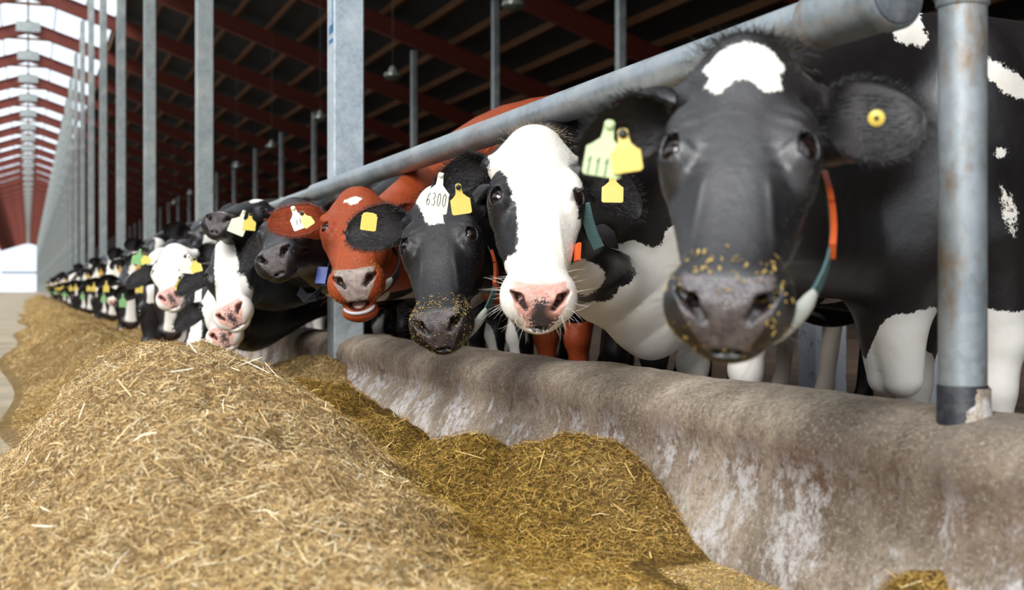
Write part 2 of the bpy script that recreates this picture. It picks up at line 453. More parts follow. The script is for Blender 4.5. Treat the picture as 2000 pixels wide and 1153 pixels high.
# ---------------------------------------------------------------- neck rail
XR = 1.45; ZR = HC + .339 * XR / CS
rail = empty('neck_rail', (XR, 2.0, ZR), 'long sloping galvanised pipe rail with capped end above the cows necks', 'rail')
ye = PL(1742, 25, XR)[1]; ysl = PL(1592, 70, XR)[1]
n = 40
pts = [(XR, y, ZR + .004 * math.sin(y * .8)) for y in np.linspace(ye + .02, YB + .15, n)]
MB().tube(pts, .0455, 32).build('pipe', M_GALV_RAIL, rail)
MB().tube([(XR, ye - .005, ZR), (XR, ye + .005, ZR), (XR, ysl - .01, ZR), (XR, ysl, ZR)], [.056, .0575, .0575, .053], 36).build('sleeve', M_GALV, rail)
MB().tube([(XR, ye + .02, ZR), (XR, ye - .008, ZR), (XR, ye - .016, ZR)], [.062, .062, .056], 36).build('end_ring', M_GALV, rail)
MB().tube([(XR, ye, ZR), (XR, ye - .02, ZR), (XR, ye - .024, ZR)], [.053, .053, .048], 36).build('end_cap', M_CAP, rail)
m = MB(); yb = (ye * .55 + ysl * .45)
m.box((XR - .012, ysl - .16, ZR + .05), (XR + .012, ysl - .03, ZR + .28)); m.tube([(XR, ysl - .02, ZR + .06), (XR - .0, ysl + .002, ZR + .06)], .016, 10)
m.build('bracket', M_GALV_DULL, rail)
r2 = empty('neck_rail', (XR, 7.0, ZR), 'far stretch of thin pipe rail beyond the wide square post', 'rail')
MB().tube([(XR, YB + .12, ZR), (XR, 60, ZR - .05)], .03, 16).build('pipe', M_GALV_DULL, r2)

# round post on the curb
XP = 1.605
pb = PL(1880, 760, XP); yP = pb[1]; ZP = XP * SN + yP * CS
post = empty('rail_post', (XP, yP, .38), 'thick round galvanised post beside the nearest cow, black sleeve at its foot', 'post')
zt = HC + (565 - 12) / FPX * ZP
rP = 46.0 / FPX * ZP
MB().tube([(XP, yP, .30), (XP, yP, zt + .02)], rP, 40).build('pipe', M_GALV, post)
MB().tube([(XP, yP, zt - .003), (XP, yP, zt), (XP, yP, zt + .012), (XP, yP, zt + .013), (XP, yP, zt + .34)], [rP + .0015, rP + .004, rP + .005, rP + .008, rP + .008], 40).build('collar', M_GALV, post)
MB().tube([(XP, yP, .24), (XP, yP, .30), (XP, yP, HC - (752 - 565) / FPX * ZP - .002), (XP, yP, HC - (752 - 565) / FPX * ZP)], [rP + .0025] * 3 + [rP + .001], 40).build('ground_sleeve', M_RUBBER, post)
tc_ = np.array([-XP, -yP, 0]); tc_ /= np.linalg.norm(tc_); rg_ = np.array([-tc_[1], tc_[0], 0])
V = []; F = []; NA, NZ = 30, 16
zT, zB = HC - (757 - 565) / FPX * ZP, .345
for j in range(NZ + 1):
    u = j / NZ; z = zT + (zB - zT) * u
    a0 = math.radians(24 - 34 * u ** 1.5 + 7 * math.sin(u * 9) + 5 * math.sin(u * 23 + 1)); a1 = math.radians(125)
    for i in range(NA + 1):
        a = a0 + (a1 - a0) * i / NA; e = min(1, i / 3, 3 * (1 - i / NA) + .01, 1)
        r = rP + .001 + (.0045 + .014 * u ** 3) * e + .0012 * math.sin(i * 1.9 + j * 1.3) * e
        p = np.array([XP, yP, z]) + (tc_ * math.cos(a) + rg_ * math.sin(a)) * r; V.append(p)
for j in range(NZ):
    for i in range(NA): q = j * (NA + 1) + i; F.append((q, q + NA + 1, q + NA + 2, q + 1))
mk('mortar_smear', V, F, M_CURB, post)['label'] = 'concrete smear on the sleeve'
# whitewashed stall posts behind the cows
sp0 = None
for k, (px, Z, lb) in enumerate(((1606, 7.0, 'pale whitewashed post low behind the nearest cow, left of its white leg'), (1812, 6.2, 'pale whitewashed post seen just left of the round post foot'))):
    c = P(px, 700, Z)
    o = MB().box((-.105, -.105, 0), (.105, .105, .95), .02).build('stall_post', M_WHITEWASH, smooth=False)
    o.location = (c[0], c[1], 0); tag(o, lb, 'post')
# ---------------------------------------------------------------- feed heap
def G(x, y, cx, cy, sx, sy, rot=0.0):
    c, s = math.cos(rot), math.sin(rot); dx, dy = x - cx, y - cy
    u, v = dx * c + dy * s, -dx * s + dy * c
    return np.exp(-(u / sx) ** 2 - (v / sy) ** 2)
def ss(a, b, x):
    t = np.clip((x - a) / (b - a), 0, 1); return t * t * (3 - 2 * t)
def heap_h(x, y):
    # windrow along the alley
    wob = .06 * np.sin(y * .9 + 1) + .05 * np.sin(y * .37)
    cx = .50 + wob * ss(5, 8, y)
    r = x - cx
    fade = ss(4.6, 6.2, y)
    far = (.27 + .03 * np.sin(y * 1.1)) * np.exp(-np.abs(r / np.where(r < 0, .34, .50)) ** 2.0)
    h = far * (0.25 + .75 * fade)
    # near heap: crest at y ~ 4.1, spilling towards the camera
    n1 = .425 * np.exp(-np.abs((y - 4.0) / np.where(y < 4.0, 1.5, .8)) ** 2.6) * np.exp(-np.abs((x - .35) / np.where(x < .35, .33, .55)) ** 2.7)
    n2 = .20 * G(x, y, .34, 2.35, .46, .8)
    n3 = .10 * G(x, y, .05, 3.2, .35, .7)
    h = np.maximum(h, n1) + (n2 + n3) * .75
    # darker feed pushed against the curb
    d1 = .225 * np.exp(-np.abs((x - 1.30) / .24) ** 3 - np.abs((y - 2.92) / .31) ** 2.4)
    d2 = .25 * G(x, y, 1.40, 6.4, .36, .9)
    d3 = .22 * G(x, y, 1.08, 4.9, .34, .7)
    d4 = .17 * G(x, y, 1.0, 3.7, .24, .55)
    d5 = .215 * np.exp(-np.abs((x - 1.10) / .2) ** 2.4 - np.abs((y - 3.10) / .22) ** 2.4)
    d6 = .16 * G(x, y, 1.50, 1.72, .11, .13)
    d7 = .12 * ss(7, 9, y) * np.exp(-((x - 1.15) / .35) ** 2)
    h = np.maximum.reduce([h, d1, d2 , d3, d4, d5, d6, d7]) + .25 * np.minimum(h, np.maximum.reduce([d1, d3, d4, d5]))
    rough = vnoise2(x, y, 2.3, 5) * .022 + vnoise2(x, y, 6, 6) * .026 + vnoise2(x, y, 15, 7) * .017 + vnoise2(x, y, 38, 8) * .009
    k = ss(0.01, .12, h)
    h = h - .035 * G(x, y, .52, 2.12, .05, .05) - .03 * G(x, y, .34, 3.55, .06, .05) - .03 * G(x, y, .86, 2.75, .05, .07) - .02 * G(x, y, .15, 2.7, .05, .06) * 1.0
    return np.maximum(h + rough * k, 0) - .012 * (1 - ss(.0, .02, h))
def heap_tone(x, y):
    "0 pale straw, 1 darker green-brown silage"
    edge = .74 + .02 * (y - 2.6) + .08 * vnoise2(x, y, 2.0, 9)
    t = ss(-.12, .20, x - edge) * ss(7, 4.5, y)
    lim = ss(4.6, 5.4, y + .4 * (x - .5)) * .55
    return np.clip(np.maximum(t, lim) + .22 * vnoise2(x, y, 3, 10), 0, 1)
def axis(a, b, s0, g):
    out = [a]
    while out[-1] < b: out.append(out[-1] + s0 * (1 + g * max(0, out[-1] - 4)))
    return np.array(out)
ysg = axis(1.0, 75, .013, .22); xsg = np.arange(-.75, 1.66, .014)
XX, YY = np.meshgrid(xsg, ysg); hx, hy = XX.ravel(), YY.ravel()
xlim = 1.44 + .035
hz = heap_h(hx, hy)
nx = len(xsg); ii = np.arange(len(ysg) - 1)[:, None] * nx + np.arange(nx - 1)[None, :]; ii = ii.ravel()
HF = np.stack([ii, ii + 1, ii + nx + 1, ii + nx], 1)
keep = hz[HF].max(axis=1) > -.004
HF = HF[keep]
used = np.zeros(len(hx), bool); used[HF.ravel()] = True; remap = -np.ones(len(hx), int); remap[used] = np.arange(used.sum())
def mat_heap(name, blades=False):
    t = NT(name)
    tone = t.attr('tone'); rnd = t.attr('rnd')
    if blades:
        cr = t.n('ShaderNodeValToRGB'); t.l(rnd, cr.inputs[0]); e = cr.color_ramp.elements
        e[0].position = 0; e[0].color = S(140, 102, 54); e[1].position = 1; e[1].color = S(255, 248, 226)
        for p, c in ((.3, S(206, 168, 108)), (.6, S(236, 208, 152)), (.85, S(252, 236, 194))): q = e.new(p); q.color = c
        cd = t.n('ShaderNodeValToRGB'); t.l(rnd, cd.inputs[0]); e = cd.color_ramp.elements
        e[0].position = 0; e[0].color = S(100, 74, 22); e[1].position = 1; e[1].color = S(246, 216, 136)
        for p, c in ((.35, S(160, 122, 42)), (.65, S(196, 154, 62)), (.9, S(222, 184, 96))): q = e.new(p); q.color = c
        c = t.mix(tone, cr.outputs[0], cd.outputs[0]); t.set(color=c, rough=.6, spec=.35)
        return t.m
    v = t.coord(); a = t.noise(70, 6, .75, v, .6); b = t.noise(26, 5, .7, v, 1.0)
    pale = t.mix(t.ramp(a, .35, .68), S(134, 100, 58), S(226, 196, 144)); dk = t.mix(t.ramp(a, .35, .70), S(74, 54, 18), S(178, 140, 60))
    c = t.mix(tone, pale, dk); c = t.mix(t.ramp(b, .58, .72, 0, .4), c, S(80, 60, 28))
    t.set(color=c, rough=.85, spec=.2, normal=t.bump(a, 1.0, .02)); return t.m
M_HEAP, M_BLADE = mat_heap('chopped_silage'), mat_heap('straw_stalks', True)
heap = empty('feed_heap', (.5, 4, 0), 'long heap of chopped straw and silage piled along the alley in front of the curb', 'feed')
heap['kind'] = 'stuff'
ho = mk('feed_base', np.stack([hx, hy, hz], 1)[used], remap[HF], M_HEAP, heap, attrs=dict(tone=heap_tone(hx, hy)[used], rnd=np.zeros(used.sum())))
ho['kind'] = 'stuff'

def stalks(N, ylo, yhi, lmin, lmax, wmin, wmax, seed, lift=.45, xlo=-.6, xhi=1.47, power=2.0, tonefn=None, hmin=.012, tall=0.0):
    rs = np.random.RandomState(seed)
    # denser near the camera: sample 1/y^power
    u = rs.rand(N)
    if power == 1: y = ylo * (yhi / ylo) ** u
    else:
        e = 1 - power; y = (ylo ** e + u * (yhi ** e - ylo ** e)) ** (1 / e)
    x = rs.uniform(xlo, xhi, N); z = heap_h(x, y)
    # keep those inside the picture's wedge and on feed
    Zc = CS * y + SN * x; Xc = CS * x - SN * y
    ok = (z > hmin) & (np.abs(Xc / Zc) < .50)
    x, y, z, Zc = x[ok], y[ok], z[ok], Zc[ok]; n = len(x)
    e = .004
    nx_ = -(heap_h(x + e, y) - z) / e; ny_ = -(heap_h(x, y + e) - z) / e
    nx_ = np.clip(nx_, -1.5, 1.5); ny_ = np.clip(ny_, -1.5, 1.5)
    nr = np.stack([nx_, ny_, np.ones(n)], 1); nr /= np.linalg.norm(nr, axis=1, keepdims=True)
    a = rs.uniform(0, 2 * math.pi, n); d = np.stack([np.cos(a), np.sin(a), np.zeros(n)], 1)
    d -= nr * np.sum(d * nr, 1, keepdims=True); d /= np.linalg.norm(d, axis=1, keepdims=True)
    d = d + nr * np.abs(rs.normal(0, lift, n))[:, None] * np.where(rs.rand(n) < .5, .25, 1)[:, None]; d /= np.linalg.norm(d, axis=1, keepdims=True)
    sd = np.cross(d, nr + rs.normal(0, .5, (n, 3))); sd /= np.linalg.norm(sd, axis=1, keepdims=True)
    L = lmin + (lmax - lmin) * rs.rand(n) ** 2.2; W = rs.uniform(wmin, wmax, n)
    sc = np.clip(Zc / 4.5, 1, 5); L = L * (1 + .35 * (sc - 1)); W = W * sc
    c = np.stack([x, y, z], 1) + nr * (rs.uniform(-.003, .010, n) * (1 + .3 * (sc - 1)))[:, None]
    bend = np.cross(d, sd) * (rs.normal(0, .10, n) * L)[:, None]
    p0, p1, p2 = c - d * (L / 2)[:, None], c + bend, c + d * (L / 2)[:, None]
    hw = sd * (W / 2)[:, None]
    V = np.stack([p0 - hw * .7, p0 + hw * .7, p1 - hw, p1 + hw, p2 - hw * .6, p2 + hw * .6], 1).reshape(-1, 3)
    b = np.arange(n) * 6
    F = np.concatenate([np.stack([b, b + 1, b + 3, b + 2], 1), np.stack([b + 2, b + 3, b + 5, b + 4], 1)])
    tone = np.clip(heap_tone(x, y) + rs.normal(0, .15, n), 0, 1) if tonefn is None else tonefn(x, y, rs)
    rnd = np.clip(rs.beta(1.6, 2.0, n) * 1.0 + .12 * vnoise2(x, y, 5, 12) + .10 * vnoise2(x, y, 17, 13), 0, 1)
    return V, F, np.repeat(tone, 6), np.repeat(rnd, 6)
sets = [stalks(400000, 1.3, 8.0, .007, .034, .0006, .0017, 1, power=1.5),
        stalks(80000, 5.0, 60, .010, .04, .0009, .0018, 2, power=1.8),
        stalks(1700, 1.4, 5.0, .04, .085, .0016, .0036, 3, lift=.25, power=1.0)]
off = 0; Vs, Fs, Ts, Rs = [], [], [], []
for k, (V, F, T, R) in enumerate(sets):
    Vs.append(V); Fs.append(F + off); off += len(V); Ts.append(T); Rs.append(R if k < 2 else np.clip(R + .35, 0, 1))
so = mk('straw_stalks', np.concatenate(Vs), np.concatenate(Fs), M_BLADE, heap, smooth=False, attrs=dict(tone=np.concatenate(Ts), rnd=np.concatenate(Rs)))
so['kind'] = 'stuff'
# crumbs of feed left on the bare concrete
def crumbs(N, seed):
    rs = np.random.RandomState(seed); y = np.where(rs.rand(N) < .55, rs.uniform(1.9, 3.0, N), rs.uniform(1.9, 7, N)); x = np.where(y < 3.0, rs.uniform(.6, 1.45, N), rs.uniform(-1.2, 1.45, N)); z = heap_h(x, y)
    ok = (z < .012); x, y = x[ok], y[ok]; d = (vnoise2(x, y, 2.2, 20) > -.2) | (x > .8); x, y = x[d], y[d]; n = len(x)
    a = rs.uniform(0, 6.28, n); L = .0008 + .006 * rs.rand(n) ** 3; W = rs.uniform(.0004, .0014, n)
    d = np.stack([np.cos(a), np.sin(a), rs.normal(0, .15, n)], 1) * L[:, None]; s = np.stack([-np.sin(a), np.cos(a), rs.normal(0, .3, n)], 1) * W[:, None]
    c = np.stack([x, y, rs.uniform(.001, .004, n)], 1)
    V = np.stack([c - d - s, c + d - s, c + d + s, c - d + s], 1).reshape(-1, 3); b = np.arange(n) * 4
    return V, np.stack([b, b + 1, b + 2, b + 3], 1), np.repeat(rs.uniform(.3, 1, n), 4), np.repeat(rs.uniform(.2, .95, n), 4)
V, F, T, R = crumbs(220000, 9)
co = mk('feed_crumbs', V, F, M_BLADE, smooth=False, attrs=dict(tone=T, rnd=R))
tag(co, 'loose crumbs of feed scattered on the bare alley concrete', 'feed crumbs', kind='stuff')
# ---------------------------------------------------------------- cows: distance fields turned into one continuous surface
def smin(a, b, k):
    h = np.clip(.5 + .5 * (b - a) / k, 0, 1); return b + (a - b) * h - k * h * (1 - h)
def smax(a, b, k): return -smin(-a, -b, k)
def d_ell(p, c, r):
    q = p - np.asarray(c, np.float32); r = np.asarray(r, np.float32)
    k0 = np.sqrt(((q / r) ** 2).sum(1)); k1 = np.sqrt(((q / (r * r)) ** 2).sum(1)) + 1e-9
    return k0 * (k0 - 1) / k1
def d_cone(p, a, b, ra, rb):
    a = np.asarray(a, np.float32); b = np.asarray(b, np.float32); ab = b - a
    t = np.clip(((p - a) @ ab) / (ab @ ab + 1e-12), 0, 1)
    return np.sqrt(((p - a - t[:, None] * ab) ** 2).sum(1)) - (ra + (rb - ra) * t)
def catmull(t, v, n=160):
    t = np.asarray(t, float); v = np.asarray(v, float); m = np.gradient(v, t)
    T = np.linspace(t[0], t[-1], n); i = np.clip(np.searchsorted(t, T) - 1, 0, len(t) - 2); h = t[i + 1] - t[i]; s = (T - t[i]) / h
    return T, (2*s**3-3*s**2+1)*v[i] + (s**3-2*s**2+s)*h*m[i] + (-2*s**3+3*s**2)*v[i+1] + (s**3-s**2)*h*m[i+1]

# head frame: x sideways, t from poll (0) to nose (.52), u out of the forehead
HT =  [-.035, -.01, .03, .08, .13, .19, .25, .31, .37, .42, .46, .495, .52, .538]
HTOP = [-.060, -.018, .000, .006, .005, .000, -.006, -.014, -.018, -.018, -.024, -.046, -.068, -.094]
HBOT = [-.100, -.135, -.165, -.195, -.225, -.240, -.228, -.200, -.172, -.155, -.146, -.138, -.128, -.105]
HWT =  [.022, .052, .078, .097, .106, .108, .099, .089, .081, .075, .076, .070, .056, .018]
HWB =  [.025, .060, .072, .080, .084, .086, .084, .074, .064, .058, .058, .054, .044, .014]
_prof = [catmull(HT, v) for v in (HTOP, HBOT, HWT, HWB)]
def head_sdf(q, o):
    x, t, u = q[:, 0], q[:, 1], q[:, 2]; ax = np.abs(x)
    top, bot, wt, wb = [np.interp(t, T, v) for T, v in _prof]
    if o.get('slim'): wt = wt * o['slim']; wb = wb * o['slim']
    c = (top + bot) / 2; h = np.maximum((top - bot) / 2, .004); s = np.clip((u - c) / h, -1, 1)
    w = np.maximum(wb + (wt - wb) * ss(-.9, .7, s), .004)
    e = 2.7; rho = ((ax / w) ** e + (np.abs(u - c) / h) ** e) ** (1 / e)
    d = (rho - 1) * np.minimum(w, h) * .92
    d = np.maximum(d, np.maximum(-.035 - t, t - .538))
    d = smax(d, np.maximum(-.03 - t, t - .534), .01)
    m = np.stack([ax, t, u], 1)
    # poll crest, brow, eye socket, cheek, face ridge
    d = smin(d, d_ell(m, (0, .012, -.035), (.048, .042, .045)), .04)
    d = smin(d, d_ell(m, (.088, .160, -.030), (.032, .050, .026)), .03)
    d = smin(d, d_ell(m, (.094, .200, -.052), (.030, .046, .034)), .025)
    d = smin(d, d_cone(m, (.088, .235, -.075), (.058, .36, -.085), .024, .014), .03)
    d = smin(d, d_ell(m, (.058, .195, -.165), (.040, .085, .075)), .035)
    d = smax(d, -d_ell(m, (.098, .115, -.055), (.016, .030, .018)), .03)
    # ear root
    d = smin(d, d_cone(m, (.080, .058, -.075), (.118, .050, -.082), .036, .024), .035)
    # muzzle
    g = o.get('mouth', 0.0)
    d = smin(d, d_ell(m, (.0, .464, -.066), (.080, .054, .048)), .03)
    d = smin(d, d_ell(m, (.056, .462, -.080), (.036, .052, .044)), .03)
    d = smin(d, d_ell(m, (.038, .482, -.044), (.030, .026, .024)), .012)           # rims of the nostrils
    if g <= .01: d = smin(d, d_ell(m, (.0, .505, -.118), (.048, .036, .028)), .022)      # lower lip
    else:
        d = smin(d, d_cone(m, (0, .34, -.150), (0, .490, -.126 - g * .95), .062, .050), .025)
        d = smin(d, d_ell(m, (.0, .510, -.130 - g * 1.0), (.060, .036, .026)), .02)
        d = smax(d, -d_ell(m, (0, .548, -.106 - g * .5), (.044, .062, .004 + g * .42)), .008)
    # mouth line
    d = smax(d, -d_cone(m, (0, .540, -.102), (.040, .515, -.108), .0050, .0045), .010)
    d = smax(d, -d_cone(m, (.040, .515, -.108), (.060, .44, -.112), .0045, .003), .010)
    # nostrils
    for (a, b, r1, r2) in (((.032, .514, -.050), (.050, .494, -.034), .0070, .0120), ((.050, .494, -.034), (.068, .472, -.038), .0120, .0060)):
        d = smax(d, -d_cone(m, a, b, r1, r2), .007)
    d = smax(d, -d_cone(m, (.049, .490, -.040), (.040, .45, -.065), .0105, .006), .006)
    # eye opening with lids
    EC = np.array(EYE, np.float32)
    de = d_ell(m, EC + np.array([.002, .0, .002]), (.030, .036, .031))
    d = smin(d, de, .014)
    ax_ = np.array([.50, 0, .866]); a2 = np.array([.866, 0, -.50]); rel = m - EC - ax_ * .022
    eo = np.stack([rel @ ax_, rel[:, 1] - .25 * (rel @ a2), rel @ a2], 1).astype(np.float32)
    d = smax(d, -d_ell(eo, (.001, .001, .001), (.019, .0232, .0172)), .004)
    # wrinkles above and below the eye
    wr = np.exp(-((ax - .085) / .03) ** 2 - ((t - .225) / .03) ** 2) * np.sin((t * 1.0 + u * .8 + ax * .5) * 260) * .0011
    wr += np.exp(-((ax - .09) / .03) ** 2 - ((t - .150) / .022) ** 2) * np.sin((t - ax * .4) * 240) * .0009
    vein = np.exp(-((ax - (.050 + .10 * (t - .25))) / .006) ** 2) * ss(.24, .29, t) * ss(.42, .36, t) * .0018
    return d + wr - vein
EYE = (.090, .193, -.037)
def ball(c, r, n=20):
    V, F = [], []
    for i in range(n + 1):
        for j in range(2 * n):
            a, b = math.pi * i / n, math.pi * j / n
            V.append((c[0] + r * math.sin(a) * math.cos(b), c[1] + r * math.sin(a) * math.sin(b), c[2] + r * math.cos(a)))
    for i in range(n):
        for j in range(2 * n): F.append((i * 2 * n + j, (i + 1) * 2 * n + j, (i + 1) * 2 * n + (j + 1) % (2 * n), i * 2 * n + (j + 1) % (2 * n)))
    return V, F

# body: p backwards from the point of the shoulder, q sideways, z up
BT = [-.14, -.05, .08, .25, .45, .70, .95, 1.20, 1.40, 1.58, 1.66]
BTOP = [.98, 1.14, 1.30, 1.41, 1.43, 1.40, 1.38, 1.40, 1.42, 1.34, 1.16]
BBOT = [.84, .68, .60, .60, .60, .57, .55, .58, .74, .92, 1.06]
BW = [.06, .155, .20, .235, .265, .325, .345, .325, .275, .20, .06]
_bprof = [catmull(BT, v) for v in (BTOP, BBOT, BW)]

class Cow:
    def __init__(s, eyeL, eyeR, muz, bx, by, yaw=0.0, S_=1.0, **o):
        """eyeL, eyeR, muz: world points of the two eyes (as seen, left to right) and of the middle of the nose"""
        s.o = o; s.S = S_
        r = eyeR - eyeL; mid = (eyeL + eyeR) / 2; f = muz - mid
        f /= np.linalg.norm(f); r = r - f * (r @ f); r /= np.linalg.norm(r); u = np.cross(f, r)
        cd = np.array([SN, CS, 0])
        if u @ -mid < 0 and not o.get('keepup'): pass
        s.R = np.stack([r, f, u], 0)                      # rows: head axes
        s.hs = o.get('hs', 1.0)
        # eye midpoint in the head frame is (0, .193, -.02); the nose middle is (0, .50, -.04)
        s.o0 = mid - s.hs * (np.array([0, .193, -.02]) @ s.R)
        s.bx, s.by = bx, by; a = math.radians(yaw)
        s.bp = np.array([math.cos(a), math.sin(a)]); s.bq = np.array([-math.sin(a), math.cos(a)])
    def toH(s, p):
        q = ((p - s.o0.astype(np.float32)) @ s.R.T.astype(np.float32)) / s.hs; d = q[:, 1] - .193
        q[:, 1] = .193 + np.where(d < 0, d / s.o.get('skull', 1.0), d / s.o.get('face', 1.0)); return q
    def frH(s, q):
        q = np.array(q, float); d = q[1] - .193
        q[1] = .193 + d * (s.o.get('skull', 1.0) if d < 0 else s.o.get('face', 1.0)); return s.o0 + s.hs * (q @ s.R)
    def toB(s, p):
        dx = p[:, 0] - s.bx; dy = p[:, 1] - s.by
        return np.stack([(dx * s.bp[0] + dy * s.bp[1]) / s.S, (dx * s.bq[0] + dy * s.bq[1]) / s.S, p[:, 2] / s.S], 1)
    def frB(s, q):
        q = np.asarray(q, float) * s.S
        return np.array([s.bx + q[0] * s.bp[0] + q[1] * s.bq[0], s.by + q[0] * s.bp[1] + q[1] * s.bq[1], q[2]])
    def body_sdf(s, p):
        b = s.toB(p); P_, Q, Z = b[:, 0], b[:, 1], b[:, 2]; aq = np.abs(Q)
        top, bot, w = [np.interp(P_, T, v) for T, v in _bprof]
        c = (top + bot) / 2; h = np.maximum((top - bot) / 2, .02); w = np.maximum(w * s.o.get('bw', .92), .02)
        zz = (Z - c) / h; wz = w * (1 - .28 * np.clip(zz, 0, 1) ** 1.5)
        rho = ((aq / wz) ** 2.3 + np.abs(zz) ** 2.3) ** (1 / 2.3)
        d = (rho - 1) * np.minimum(w, h) * .9
        d = smax(d, np.maximum(-.14 - P_, P_ - 1.66), .05)
        m = np.stack([P_, aq, Z], 1); k = .06
        d = smin(d, d_ell(m, (.20, .165, 1.10), (.15, .075, .26)), k)       # shoulder blade
        d = smin(d, d_ell(m, (.10, .155, .86), (.12, .10, .16)), .07)       # point of shoulder
        d = smin(d, d_cone(m, (.20, .165, .80), (.26, .16, .52), .105, .068), .07)
        d = smin(d, d_cone(m, (.26, .16, .52), (.24, .155, .38), .060, .056), .03)
        d = smin(d, d_cone(m, (.24, .155, .38), (.26, .155, .15), .046, .036), .03)
        d = smin(d, d_cone(m, (.26, .155, .15), (.23, .155, .035), .042, .055), .02)
        d = smin(d, d_ell(m, (1.42, .17, 1.0), (.20, .10, .30)), k)
        d = smin(d, d_cone(m, (1.36, .18, .85), (1.28, .20, .66), .15, .10), .07)
        d = smin(d, d_cone(m, (1.30, .19, .68), (1.56, .17, .48), .09, .052), .05)
        d = smin(d, d_cone(m, (1.56, .17, .48), (1.51, .17, .15), .046, .037), .02)
        d = smin(d, d_cone(m, (1.51, .17, .15), (1.47, .17, .035), .042, .055), .02)
        d = smin(d, d_ell(m, (1.20, 0, .60), (.20, .15, .13)), .06)         # udder
        d = smin(d, d_cone(m, (1.66, 0, 1.34), (1.72, 0, .9), .035, .028), .03)
        d = smin(d, d_cone(m, (1.72, 0, .9), (1.70, 0, .5), .025, .05), .02)
        d = smin(d, d_ell(m, (1.22, .22, 1.36), (.06, .05, .05)), .06)      # hooks
        d = np.maximum(d, -Z)
        if s.o.get('bright', True):
            dl = s.o.get('brisket', .52)
            if s.o.get('wedge'): d = smin(d, d_cone(m, (-.01, 0, .84), (.03, .03, dl + .03), .135, .055), .07)
            else: d = smin(d, d_ell(m, (-.02, 0, dl + .13), (.13, .10, .15)), .07)
        return d * s.S
    def neck_sdf(s, p):
        o = s.o
        nb = o.get('nb', .0)
        A = [s.frB((.22, 0, 1.28)), s.frB((.06, 0, 1.02)), s.frB((-.02, 0, o.get('throat', .80)))]
        RA = [.13 * s.S, .18 * s.S, .145 * s.S]
        B = [s.frH((0, .045, -.085)), s.frH((0, .075, -.125)), s.frH((0, .150, -.175))]
        RB = [.082 * s.hs, .088 * s.hs, .068 * s.hs]
        hb = -s.R[1] * .0 - s.R[2] * .16                      # neck leaves the skull behind the forehead
        d = None
        for i, (a, b, ra, rb) in enumerate(zip(A, B, RA, RB)):
            L = np.linalg.norm(b - a)
            fwd = np.array([-s.bp[0], -s.bp[1], .12 if i == 0 else .0]) * .38 * L
            back = (-s.R[2] * .75 - s.R[1] * .35); back = back / np.linalg.norm(back) * o.get('nk', .30) * L
            pts = []
            n = 12
            for j in range(n + 1):
                t = j / n; c1, c2 = a + fwd, b + back
                pts.append(((1-t)**3*a + 3*(1-t)**2*t*c1 + 3*(1-t)*t*t*c2 + t**3*b, ra + (rb - ra) * (t ** .8)))
            ds = None
            for (q0, r0), (q1, r1) in zip(pts[:-1], pts[1:]):
                e = d_cone(p, q0, q1, r0, r1)
                ds = e if ds is None else np.minimum(ds, e)
            d = ds if d is None else smin(d, ds, .09)
        s.throat = (A[2], B[2])
        # dewlap: a thin hanging fold under the throat line
        dw = o.get('dewlap', .0)
        if dw > 0:
            a, b = A[2], B[2]
            for j in range(5):
                t0, t1 = j / 5, (j + 1) / 5
                q0, q1 = a + (b - a) * t0, a + (b - a) * t1
                q0 = q0 - np.array([0, 0, dw * (1 - t0) ** .7]); q1 = q1 - np.array([0, 0, dw * (1 - t1) ** .7])
                d = smin(d, d_cone(p, q0, q1, .06, .05), .08)
        return d
    def sdf(s, p):
        p = p.astype(np.float32); q = s.toH(p)
        near = (np.abs(q[:, 0]) < .24) & (np.abs(q[:, 1] - .25) < .40) & (np.abs(q[:, 2] + .1) < .30)
        out = smin(s.body_sdf(p), s.neck_sdf(p), .08) if not s.o.get('nobody') else s.neck_sdf(p)
        fo = s.o.get('folds')
        if fo is not None:
            for (c, R_, dirv, wl, amp) in fo:
                g = np.exp(-(((p - np.asarray(c, np.float32)) / np.asarray(R_, np.float32)) ** 2).sum(1))
                ph = (p @ np.asarray(dirv, np.float32)) * (6.283 / wl) + 1.3 * np.sin(p[:, 2] * 9 + p[:, 1] * 6) 
                out = out - amp * g * (np.abs(np.sin(ph * .5)) ** .7 * 2 - 1)
        if near.any():
            hd = head_sdf(q[near], s.o) * s.hs
            out[near] = smin(out[near], hd, .035)
        return out

